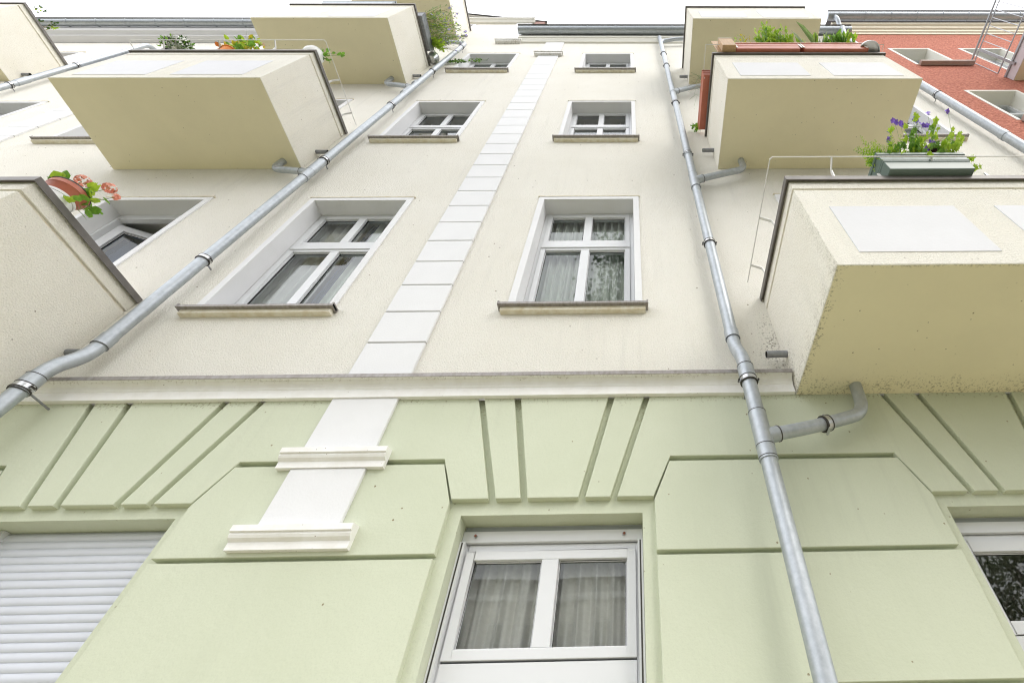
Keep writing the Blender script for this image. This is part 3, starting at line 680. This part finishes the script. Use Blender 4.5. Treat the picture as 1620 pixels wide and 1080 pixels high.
s = MB(); s.profile_x([(0, 14.31), (-.03, 14.31), (-.04, 14.40), (-.07, 14.42), (-.08, 14.52), (-.12, 14.54), (-.13, 14.66), (-.17, 14.68), (-.19, 14.80), (0, 14.9)], RX0, RX1, CREAMR); rbuild(s, 'eaves_moulding')
gu = gutter(RX0-.1, RX1, -.30, 14.90, .095, par=rb); gu.matrix_parent_inverse = inv
s = MB(); s.face([(RX0-.05, -.28, 14.93), (RX1, -.28, 14.93), (RX1, 5, 18), (RX0-.05, 5, 18)], TILE); rbuild(s, 'roof')
s = MB(); s.tube(smoothpath([(4.90, -.3, 14.88), (4.92, -.28, 14.68), (4.95, -.14, 14.5), (4.95, -.12, 14.2)], 6), .05, ZINC, 20); rbuild(s, 'gutter_outlet', smooth=True)
for a, b, c, d in RH:
    f = MB(); yy = .20
    pane_frame(f, a, b, c, d, yy, yy+.07, .06, PVC); zt_ = c+(d-c)*.62; f.box(a+.06, b-.06, yy-.012, yy+.07, zt_, zt_+.07, PVC); xm = (a+b)/2; f.box(xm-.035, xm+.035, yy+.002, yy+.068, c+.06, zt_, PVC)
    fo = rbuild(f, 'window')
    gl = MB(); gl.face([(a+.05, yy+.03, c+.05), (b-.05, yy+.03, c+.05), (b-.05, yy+.03, d-.05), (a+.05, yy+.03, d-.05)], GLASS); gl.build('pane', fo)
    s = MB()
    for q in ((a-.05, a, -.018, yy, c, d+.05), (b, b+.05, -.018, yy, c, d+.05), (a, b, -.018, yy, d, d+.05), (a, b, -.018, yy, c-.04, c)): s.box(*q, CREAMW)
    s.build('surround', fo)
    room(fo, a, b, c, d, yy+.071); curtain(fo, a, b, c, d+.05, yy+.16, NET, folds=7)
    s = MB(); s.box(a-.02, b+.22, -.10, -.0185, c-.10, c-.02, PINKST); s.build('sill', fo, bevel=.004)
# balcony of the red house
bx0, bx1, bz = 6.64, 9.9, 10.45
s = MB(); s.box(bx0, bx1, -1.25, -.012, bz, bz+.20, CREAMR); b_ = rbuild(s, 'balcony', bevel=.005)
s = MB(); s.box(bx0-.006, bx0+.004, -1.256, -.014, bz+.001, bz+.199, mat('lilac_grey_paint', (.60, .56, .60), .7)); s.box(bx0-.03, bx1, -1.28, -.012, bz+.2005, bz+.24, STEEL); s.build('slab_edge', b_)
s = MB(); X_ = bx0-.03
s.tube([(X_, -.02, bz+1.30), (X_, -1.27, bz+1.30), (bx1, -1.27, bz+1.30)], .020, STEEL, 12)
s.tube([(X_, -.02, bz+1.20), (X_, -1.27, bz+1.20), (bx1, -1.27, bz+1.20)], .012, STEEL, 10); s.tube([(X_, -.02, bz+.42), (X_, -1.27, bz+.42), (bx1, -1.27, bz+.42)], .012, STEEL, 10)
for i in range(10): y_ = -.02-.125*i; s.tube([(X_, y_, bz+.42), (X_, y_, bz+1.20)], .0065, STEEL, 8)
for i in range(26): x_ = X_+.125*i; s.tube([(x_, -1.27, bz+.42), (x_, -1.27, bz+1.20)], .0065, STEEL, 8)
for yy in (-.25, -1.2): s.box(X_-.008, X_+.012, yy-.022, yy+.022, bz+.12, bz+1.20, STEEL)
s.build('railing', b_, smooth=True)

# ------------------------------------------------------------------ plants and planters
def rnd(a, b): return random.uniform(a, b)
def leaf(mb, p, d, size, m, wid=.5, fold=.15):
    d = Vector(d).normalized(); s_ = d.cross(Vector((rnd(-1, 1), rnd(-1, 1), rnd(-1, 1)))).normalized(); n_ = d.cross(s_)
    L = size; W_ = size*wid; p = Vector(p)
    pts = [p, p+d*L*.35+s_*W_*.5+n_*L*fold, p+d*L*.75+s_*W_*.38+n_*L*fold*.7, p+d*L, p+d*L*.75-s_*W_*.38+n_*L*fold*.7, p+d*L*.35-s_*W_*.5+n_*L*fold]
    k = mb.mi(m); i = len(mb.v); mb.v += [tuple(q) for q in pts]; mb.f += [(i, i+1, i+2, i+3), (i, i+3, i+4, i+5)]; mb.m += [k, k]
def lobed(mb, p, size, m, nrm=None, inner=.32):
    # ivy or geranium leaf: five pointed lobes round a centre
    n_ = Vector(nrm or (rnd(-.6, .6), rnd(-1, -.2), rnd(-.9, .3))).normalized(); a_ = n_.orthogonal().normalized(); b_ = n_.cross(a_); r0 = rnd(0, 6)
    k = mb.mi(m); i = len(mb.v); mb.v.append(tuple(Vector(p)+n_*size*.06)); N = 10
    for j in range(N): t = r0+6.283*j/N; rr = size*(.55 if j % 2 == 0 else inner); mb.v.append(tuple(Vector(p)+(a_*math.cos(t)+b_*math.sin(t))*rr))
    for j in range(N): mb.f.append((i, i+1+j, i+1+(j+1) % N)); mb.m.append(k)
def flower(mb, p, size, m, nrm=None, n=5):
    n_ = Vector(nrm or (rnd(-.5, .5), rnd(-1, -.3), rnd(-.6, .6))).normalized(); a_ = n_.orthogonal().normalized(); b_ = n_.cross(a_); p = Vector(p); k = mb.mi(m); r0 = rnd(0, 6)
    for j in range(n):
        t = r0+6.283*j/n; d = a_*math.cos(t)+b_*math.sin(t); s_ = n_.cross(d); i = len(mb.v)
        mb.v += [tuple(p), tuple(p+d*size*.3+s_*size*.2+n_*size*.1), tuple(p+d*size*.5+n_*size*.15), tuple(p+d*size*.3-s_*size*.2+n_*size*.1)]; mb.f.append((i, i+1, i+2, i+3)); mb.m.append(k)
def sprig(st, lf, p0, p1, m, n=8, size=.03, wid=.5, bend=.03, rad=.0018, sm=None, kind='leaf'):
    p0, p1 = Vector(p0), Vector(p1); mid = (p0+p1)/2+Vector((rnd(-bend, bend), rnd(-bend, bend), rnd(0, bend)))
    P_ = [p0*(1-t)**2+mid*2*t*(1-t)+p1*t*t for t in [i/6 for i in range(7)]]; st.tube(P_, [rad*(1-.08*i) for i in range(7)], sm or STEM, 5)
    for i in range(n):
        t = rnd(.2, 1); q = p0*(1-t)**2+mid*2*t*(1-t)+p1*t*t; d = (p1-p0).normalized()+Vector((rnd(-1, 1), rnd(-1, 1), rnd(-1, 1)))*.9
        if kind == 'leaf': leaf(lf, q, d, size*rnd(.6, 1.2), m, wid)
        else: lobed(lf, q+d.normalized()*size*.4, size*rnd(.7, 1.3), m)
    return P_[-1]
def lean(mb, k, z0=.15):
    mb.v = [(x, y-k*max(0, z-z0), z) for x, y, z in mb.v]
def planter_box(name, label, cat, cx, cy, z, L, Wd, H, m, axis='x', group=None, ribs=2):
    t = thing(name, label, cat, (cx, cy, z), group)
    X = Matrix.Rotation(R(90) if axis == 'y' else 0, 4, 'Z')
    s = MB(); k = .82
    def ring(f, zz): return [X @ Vector((sx*L/2*(1-(1-f)*.35), sy*Wd/2*f, zz)) for sx, sy in ((-1, -1), (1, -1), (1, 1), (-1, 1))]
    lv = [(k, 0), (k+.02, .004), (k+.09, H*.42), (k+.13, H*.45), (k+.13, H*.50), (k+.15, H*.52), (.97, H*.84), (1.05, H*.86), (1.05, H), (.97, H), (.95, H*.85)]
    b = len(s.v); kk = s.mi(m)
    for f, zz in lv: s.v += [tuple(q) for q in ring(f, zz)]
    for i in range(len(lv)-1):
        for j in range(4): a = b+i*4+j; c = b+i*4+(j+1) % 4; s.f.append((a, c, c+4, a+4)); s.m.append(kk)
    s.f.append((b, b+3, b+2, b+1)); s.m.append(kk)
    s.build('planter', t, bevel=.003)
    s = MB(); s.face(ring(.94, H*.87), SOIL); s.build('soil', t)
    return t

# lower right balcony: grey-green box with ferns, ivy, violet flowers, maroon leaves
t = planter_box('flower_box', 'grey-green plastic flower box with fern, ivy and violet flowers on the lower right balcony', 'flower box', 1.92, -.945, 4.50, .58, .20, .21, GPLAS)
LEAN = .30
lf = MB(); st = MB(); fl = MB(); mr = MB()
for i in range(46):      # fern fronds on the left end
    bx_ = rnd(-.30, .02); a = (bx_, rnd(-.05, .05), .16); e = (bx_+rnd(-.20, .02), rnd(-.14, .02), rnd(.16, .32))
    if i < 12: e = (bx_-rnd(.05, .16), rnd(-.1, 0), rnd(.02, .14))
    p0, p1 = Vector(a), Vector(e); st.tube([p0, (p0+p1)/2+Vector((0, 0, .02)), p1], .0012, LEAF['lime'], 4)
    for j in range(16):
        tt = .15+.85*j/16; q = p0.lerp(p1, tt)+Vector((0, 0, .02*4*tt*(1-tt))); w_ = .05*(1-tt)+.012
        side = (p1-p0).normalized().cross(Vector((0, 1, .3))).normalized()*(1 if j % 2 else -1); leaf(lf, q, side+(p1-p0).normalized()*.5, w_, LEAF['lime'] if random.random() < .8 else LEAF['mid'], .3)
for i in range(46):
    bx_ = rnd(-.2, .27); e = (bx_+rnd(-.1, .2), rnd(-.12, .05), rnd(.22, .62) if i < 22 else rnd(.12, .3))
    if abs(e[0]-.1) < .1 and e[2] > .55: continue
    sprig(st, lf, (bx_, rnd(-.05, .05), .15), e, LEAF['mid'] if random.random() < .4 else LEAF['lime'], n=11, size=.042, kind='lobed', bend=.05)
for i in range(7):       # ivy reaching right
    e = (rnd(.33, .52), rnd(-.1, 0), rnd(.08, .5)); sprig(st, lf, (.22, 0, .15), e, LEAF['lime'], n=8, size=.045, kind='lobed', bend=.06)
for x_, z_ in ((-.13, .44), (-.02, .52), (-.06, .55), (.13, .58), (.15, .53), (.20, .50), (.17, .36), (.19, .33), (.12, .27), (-.17, .36), (.24, .63), (.10, .24), (.02, .38), (.42, .66)):
    st.tube([(x_*.6, 0, .15), (x_*.9, -.02, z_*.6), (x_, -.04, z_)], .0013, STEM, 4)
    fq = MB()
    for q in range(3): flower(fq, (x_+rnd(-.018, .018), -.045+rnd(-.01, .01), z_+rnd(-.018, .018)), .042, PET['violet'])
    lean(fq, .38); fq.v = [(x*.86, y, z*.86+.07) for x, y, z in fq.v]; fq.build('flower', t)
for i in range(38): leaf(mr, (rnd(.12, .26), rnd(-.04, .04), rnd(.16, .20)), (rnd(-.4, .5), rnd(-.6, .3), 1), rnd(.05, .13), LEAF['maroon'], .6)
for q_ in (lf, st, mr): lean(q_, .38); q_.v = [(x*.86, y, z*.86+.07) for x, y, z in q_.v]
lf.build('foliage', t); st.build('stem', t); mr.build('maroon_leaf', t)

# right balcony, second up
def leafy(t, x0, x1, h0, h1, n, m, size, zb=.15, kind='leaf', wid=.5, sp=.06, y=0, nl=9):
    lf = MB(); st = MB()
    for i in range(n):
        x = rnd(x0, x1); sprig(st, lf, (x, y+rnd(-.04, .04), zb), (x+rnd(-sp, sp), y+rnd(-.08, .05), zb+rnd(h0, h1)), m if random.random() < .7 else LEAF['mid'], n=nl, size=size, kind=kind, wid=wid)
    lf.build('foliage', t); st.build('stem', t)
T = 7.905
t = planter_box('flower_box', 'terracotta flower box with bushy lime herbs, left one of the balcony pair', 'flower box', 1.64, -.95, T+.005, .80, .17, .23, TERRA, group='terracotta flower boxes on the right balcony')
lf = MB(); st = MB()
for i in range(120):
    u_ = random.random(); x = rnd(.0, .36); e = (x+rnd(-.08, .08), rnd(-.1, .06), .15+rnd(.12, .36))
    if i < 22: x = rnd(.08, .14); e = (x+rnd(-.04, .04), rnd(-.05, .03), rnd(.5, .72))
    sprig(st, lf, (x, rnd(-.04, .04), .15), e, LEAF['lime'] if u_ < .75 else LEAF['mid'], n=14, size=.038, wid=.7)
for i in range(16): x = rnd(-.32, -.1); sprig(st, lf, (x, 0, .15), (x+rnd(-.05, .05), rnd(-.05, .05), rnd(.3, .42)), LEAF['yellow'] if i % 3 == 0 else LEAF['lime'], n=7, size=.03)
for q_ in (lf, st): q_.v = [(x, y-.3*max(0, z-.15), .2+(z-.15)*1.35 if z > .15 else z+.05) for x, y, z in q_.v]
lf.build('foliage', t); st.build('stem', t)
t = planter_box('flower_box', 'terracotta flower box with large sage-like leaves, right one of the balcony pair', 'flower box', 2.45, -.95, T+.005, .80, .17, .23, TERRA, group='terracotta flower boxes on the right balcony')
lf = MB(); st = MB()
for i in range(42): x = rnd(.0, .34); sprig(st, lf, (x, rnd(-.04, .04), .15), (x+rnd(-.06, .08), rnd(-.08, .03), .15+rnd(.08, .28)), LEAF['mid'] if i % 3 else LEAF['lime'], n=5, size=.10, wid=.35)
for i in range(14): x = rnd(-.3, -.02); p1 = (x+rnd(-.12, .16), rnd(-.06, .02), rnd(.25, .55)); leaf(lf, (x, 0, .15), Vector(p1)-Vector((x, 0, .15)), rnd(.18, .42), LEAF['lime'] if i % 2 else LEAF['pale'], .07)
for q_ in (lf, st): q_.v = [(x, y-.3*max(0, z-.15), .2+(z-.15)*1.4 if z > .15 else z+.05) for x, y, z in q_.v]
lf.build('foliage', t); st.build('stem', t)
t = planter_box('flower_box', 'terracotta flower box with grass on the side of the right balcony', 'flower box', .945, -.40, T+.02, .70, .10, .13, TERRA, axis='y', group='terracotta flower boxes on the right balcony')
lf = MB(); st = MB()
for i in range(26):
    y = rnd(-.34, -.0); e = Vector((rnd(-.22, -.02), y+rnd(-.12, .12), rnd(-.22, .42))); st.tube([(0, y, .15), (e.x*.5, (y+e.y)/2, .2+max(0, e.z*.5)), tuple(e)], .0014, LEAF['pale'] if i % 2 else DRY, 4)
for i in range(9): sprig(st, lf, (0, .3+rnd(-.05, .04), .14), (-.06+rnd(-.06, .02), .34+rnd(-.06, .06), .10+rnd(-.06, .1)), LEAF['lime'] if i % 2 else LEAF['mid'], n=7, size=.05, wid=.5)
lf.build('foliage', t); st.build('stem', t)
# wooden box with an open lid at that balcony's corner
t = thing('wooden_box', 'pale plywood nesting box on the corner of the right balcony', 'box', (1.17, -1.0, T-.0))
s = MB(); s.box(-.075, .085, -.06, .015, 0, .36, WOOD); s.build('box_body', t, bevel=.003)
s = MB(); s.box(-.078, .088, -.064, .018, .3605, .372, WPLAS); s.build('lid', t)
s = MB(); s.box(-.12, .085, .0185, .03, .03, .62, WOOD); s.build('back_board', t, bevel=.002)
# shiny round tin at the right end
def bowl(name, label, cat, loc, r_, h, m, rot=(0, 0, 0), grooves=3):
    t = thing(name, label, cat, loc); t.rotation_euler = rot
    s = MB(); pr = [(0.001, 0), (r_*.62, 0), (r_*.70, .006)]
    for i in range(12): u_ = i/11; pr.append((r_*(.70+.30*math.sin(u_*1.4))+(.003 if i % 3 == 0 else 0), h*u_))
    pr += [(r_*1.04, h), (r_*1.04, h+.008), (r_*.96, h+.008), (r_*.93, h*.85), (.001, h*.85)]
    s.lathe(pr, (0, 0, 0), m); s.build('bowl', t, smooth=True, angle=50); return t
bowl('tin_bowl', 'upturned shiny tin bowl at the right end of the right balcony', 'bowl', (2.90, -.97, T+.24), .12, .17, SILV, rot=(R(180), R(12), 0))
# rail rod round that balcony
s = MB(); s.tube([(.92, -.05, T+.17), (.92, -1.03, T+.17), (3.07, -1.03, T+.17), (3.07, -.05, T+.17)], .005, RODW, 8)
for xx in (1.27, 2.03, 2.06, 2.80): s.box(xx-.008, xx+.008, -1.036, -1.031, T, T+.18, RODW)
for yy in (-.7, -.06): s.box(.914, .918, yy-.008, yy+.008, T, T+.18, RODW)
s.build('flower_box_rail', [o for o in bld.children if o.get('label') == 'right balcony with terracotta planters'][0])

# lower left balcony: terracotta bowl with coral geraniums
t = thing('flower_pot', 'terracotta bowl of coral geraniums in a white cachepot on the lower left balcony', 'flower pot', (-3.77, -.80, 4.55)); t.scale = (.88, .88, .92)
s = MB(); s.lathe([(.001, .0), (.085, .0), (.092, .012), (.118, .11), (.128, .118), (.130, .150), (.118, .150), (.112, .12), (.001, .12)], (0, 0, 0), TERRA); s.build('pot', t, smooth=True)
s = MB(); s.lathe([(.1305, .1505), (.133, .1505), (.134, .158), (.124, .158)], (0, 0, 0), DARKM)
s.build('pot_rim', t, smooth=True)
s = MB(); s.lathe([(.088, -.005), (.100, -.004), (.106, .03), (.106, .036), (.100, .036)], (0, 0, 0), WPLAS); s.lathe([(.102, .037), (.110, .038), (.113, .055), (.104, .056)], (0, 0, 0), WPLAS); s.build('cachepot', t, smooth=True)
s = MB(); s.lathe([(.001, .135), (.117, .135)], (0, 0, 0), SOIL); s.build('soil', t)
lf = MB(); st = MB(); fl = MB()
for i in range(40):
    a = rnd(0, 6.28); e = Vector((math.cos(a)*rnd(.02, .14), math.sin(a)*rnd(.02, .14), .15+rnd(0, .10)))
    if i > 26: e = Vector((rnd(.08, .2), rnd(-.02, .14), rnd(.0, .2)))
    st.tube([(e.x*.3, e.y*.3, .13), (e.x*.7, e.y*.7, e.z*.8+.03), tuple(e)], .002, STEM, 5); lobed(lf, e, rnd(.05, .075), LEAF['lime'] if random.random() < .3 else LEAF['mid'], (rnd(-.5, .5), rnd(-.6, .2), rnd(-1, -.2)), .47)
for fx, fy, fz, n_, rr in ((-.02, -.02, .31, 60, .04), (.19, .02, .27, 55, .034), (.27, .06, .20, 14, .018), (.10, .0, .28, 4, .01)):
    st.tube([(fx*.2, fy, .13), (fx*.7, fy, fz*.75), (fx, fy, fz-.01)], .0022, STEM, 5)
    fl = MB()
    for i in range(n_): d = Vector((rnd(-1, 1), rnd(-1, 1), rnd(-.5, .8))).normalized(); flower(fl, Vector((fx, fy, fz))+Vector((d.x*rr*1.3, d.y*rr*1.1, d.z*rr*.6)), .03, PET['coral'] if n_ > 5 else LEAF['lime'], d)
    fl.build('flower_head' if n_ > 5 else 'bud', t)
lf.build('foliage', t); st.build('stem', t)

# left balcony, second up
T = 8.03
def pot(t, r_, h, m):
    s = MB(); s.lathe([(.001, 0), (r_*.7, 0), (r_*.95, h*.85), (r_*1.05, h*.86), (r_*1.05, h), (r_*.93, h), (r_*.9, h*.9), (.001, h*.9)], (0, 0, 0), m); s.build('pot', t, smooth=True)
t = thing('flower_pot', 'pot of small white flowers at the left end of the left balcony', 'flower pot', (-5.50, -.90, T)); pot(t, .08, .10, DARKM)
lf = MB(); fl = MB(); st = MB()
for i in range(190):
    d = Vector((rnd(-1, 1), rnd(-1, 1), rnd(-.2, 1))).normalized(); p = Vector((0, -.06, .26))+Vector((d.x*.17, d.y*.12, d.z*.22))*rnd(.5, 1)
    if random.random() < .65: flower(lf, p, .055, PET['white'], d)
    leaf(lf, p*.9, d, .05, LEAF['deep'] if i % 2 else LEAF['mid'], .5)
for i in range(12): st.tube([(0, 0, .08), (rnd(-.1, .1), rnd(-.05, .05), .3)], .002, STEM, 5)
lf.build('foliage', t); st.build('stem', t)
bowl('watering_bowl', 'small grey bowl behind the white flowers on the left balcony', 'bowl', (-5.20, -.84, T+.22), .07, .08, ZINC, rot=(0, R(25), 0))
t = thing('flower_pot', 'orange pot with yellow-green leaves and pale blooms in the middle of the left balcony', 'flower pot', (-4.78, -.92, T)); pot(t, .09, .11, PET['orange'])
lf = MB(); fl = MB(); st = MB()
for i in range(110):
    e = Vector((rnd(-.05, .24), rnd(-.10, .04), rnd(.12, .40))); m = random.choice([LEAF['mid'], LEAF['lime'], LEAF['yellow'], LEAF['mid']]); leaf(lf, e, (rnd(-1, 1), rnd(-1, .2), rnd(-.3, 1)), rnd(.05, .09), m, .6)
for i in range(10): leaf(lf, (rnd(-.12, 0), rnd(-.08, 0), rnd(.06, .16)), (rnd(-1, .3), -.6, rnd(-.2, .6)), .07, PET['orange'] if i % 2 else LEAF['yellow'], .7)
for x_, z_ in ((.02, .48), (.2, .44), (.22, .40)): 
    st.tube([(0, 0, .1), (x_, -.02, z_)], .002, STEM, 5)
    fl = MB()
    for q in range(5): flower(fl, (x_+rnd(-.02, .02), -.03, z_+rnd(-.02, .02)), .045, PET['pink'])
    fl.build('flower', t)
lf.build('foliage', t); st.build('stem', t)
t = thing('flower_pot', 'round white pot with a leafy twig at the right corner of the left balcony', 'flower pot', (-3.79, -.90, T-.02))
s = MB(); s.lathe([(.001, 0), (.075, 0), (.10, .03), (.112, .09), (.10, .14), (.105, .15), (.095, .15), (.09, .13), (.001, .13)], (0, 0, 0), WPLAS); s.build('pot', t, smooth=True)
lf = MB(); st = MB()
for e in ((-.02, 0, .36), (.26, .02, .26), (.34, .0, .16), (.18, .05, .10), (.08, .0, .33)): sprig(st, lf, (.02, 0, .13), e, LEAF['mid'], n=9, size=.05, wid=.7, rad=.003)
lf.build('foliage', t); st.build('stem', t)

# upper left balcony, right side and front
T = 11.53
t = planter_box('flower_box', 'grey flower box with wispy lilac flowers on the right side of the upper left balcony', 'flower box', -3.70, -.52, T, .60, .16, .18, ZINCD, axis='y')
lf = MB(); st = MB(); fl = MB()
for i in range(170):
    y = rnd(-.28, .26); e = (rnd(.05, .55), y+rnd(-.15, .2), rnd(.25, .95)); tip = sprig(st, lf, (.02, y, .16), e, LEAF['pale'] if i % 3 else LEAF['lime'], n=6, size=.05, wid=.35, rad=.0026, sm=DRY if i % 2 else STEM, bend=.1)
    if i % 3 == 0: flower(lf, tip, .055, PET['lilac'])
for i in range(26): y = rnd(.05, .28); sprig(st, lf, (.04, y, .15), (rnd(.12, .34), y+rnd(0, .16), rnd(.05, .32)), LEAF['lime'], n=7, size=.055, wid=.8)
lf.build('foliage', t); st.build('stem', t)
t = bowl('tin_bucket', 'round tin bucket beside the flower box on the upper left balcony', 'bucket', (-3.66, -.10, T), .10, .17, SILV)
t = thing('trailing_plant', 'dark trailing plant hanging beyond the left downpipe at the top', 'plant', (-3.62, -.03, 11.62))
lf = MB(); st = MB()
for i in range(9): sprig(st, lf, (0, 0, 0), (rnd(.45, .95), rnd(-.03, .0), rnd(-.05, .25)), LEAF['deep'] if i % 2 else LEAF['mid'], n=14, size=.04, wid=.7, rad=.003)
lf.build('foliage', t); st.build('stem', t)
t = planter_box('flower_box', 'blue-grey flower box with a wicker screen on the front of the upper left balcony', 'flower box', -4.72, -.90, T+.005, 1.25, .18, .20, ZINC)
s = MB(); s.box(-.55, .1, .08, .10, .1, .55, WOOD); s.build('wicker_screen', t)
s = MB(); lfm = MB()
for i in range(18): leaf(lfm, (rnd(-.5, .5), 0, .2), (rnd(-.5, .5), rnd(-.3, .3), 1), rnd(.1, .2), LEAF['mid'], .3)
lfm.build('foliage', t)
t = thing('climbing_plant', 'small dark twigs sticking out over the far left balcony edge', 'plant', (-10.38, -.62, 11.6))
lf = MB(); st = MB()
for i in range(9): y = rnd(-.25, .2); sprig(st, lf, (0, y, 0), (rnd(.03, .12), y+rnd(-.1, .1), rnd(.08, .22)), LEAF['deep'] if i % 3 else LEAF['lime'], n=6, size=.05, wid=.6, rad=.003, sm=DRY)
lf.build('foliage', t); st.build('stem', t)

# ------------------------------------------------------------------ street side (seen in the panes)
def tree(x, y, h, r_, n, label):
    t = thing('street_tree', label, 'tree', (x, y, 0), 'street trees along the kerb')
    s = MB(); s.tube([(0, 0, -.1), (.05, 0, h*.3), (.0, .1, h*.55), (.1, 0, h*.9)], [.24, .19, .14, .04], BARK, 14)
    br = []
    for i in range(16):
        a = i*2.4; z = h*rnd(.33, .8); L = r_*rnd(.55, .95); p1 = Vector((math.cos(a)*L, math.sin(a)*L, z+rnd(.3, 2.2))); br.append(p1)
        s.tube([(0, .05, z), tuple(Vector((0, 0, z)).lerp(p1, .5)+Vector((0, 0, .3))), tuple(p1)], [.09, .05, .015], BARK, 8)
    s.build('trunk', t, smooth=True)
    c = MB(); cl = []
    for i in range(150):
        a = rnd(0, 6.283); u_ = rnd(-1, 1); q = rnd(.35, 1)**.5; w_ = math.sqrt(1-u_*u_); cl.append(Vector((math.cos(a)*w_*r_*q, math.sin(a)*w_*r_*q, h*.66+u_*h*.36*q)))
    for i in range(n):
        k = random.choice(cl)+Vector((random.gauss(0, .4), random.gauss(0, .4), random.gauss(0, .3))); leaf(c, k, (rnd(-1, 1), rnd(-1, 1), rnd(-1, .4)), rnd(.07, .13), LEAF['tree'], .7)
    c.build('crown', t)
tree(1.3, -6.9, 18.0, 2.5, 30000, 'tall slender street tree behind the camera')
tree(8.6, -8.4, 8.6, 2.6, 20000, 'small round street tree to the right')
op = thing('opposite_house', 'pale house across the street, seen only in reflections', 'building', (0, -34, 0))
s = MB(); holes = [(x, x+1.1, z, z+1.8) for x in [-17+2.4*i for i in range(15)] for z in (1.2, 4.8, 8.2, 11.6)]
s2 = MB()
def cellsb(mb, x0, x1, z0, z1, holes, y, m): cells(mb, x0, x1, z0, z1, holes, y, m)
cellsb(s, -20, 20, 0, 14.5, holes, 0, OPPW); s.box(-20, 20, -.02, .4, 14.5, 14.9, WHITED); s.face([(-20, 0, 14.9), (20, 0, 14.9), (20, -5, 18), (-20, -5, 18)], TILE); s.box(-20, 20, -8, -.3, 0, 14.4, DARKM)
s.build('wall', op)
for h_ in holes:
    f = MB(); pane_frame(f, h_[0], h_[1], h_[2], h_[3], -.12, -.05, .07, PVC); f.box((h_[0]+h_[1])/2-.04, (h_[0]+h_[1])/2+.04, -.11, -.06, h_[2]+.07, h_[3]-.07, PVC); f.build('window', op)
bpy.context.view_layer.update()
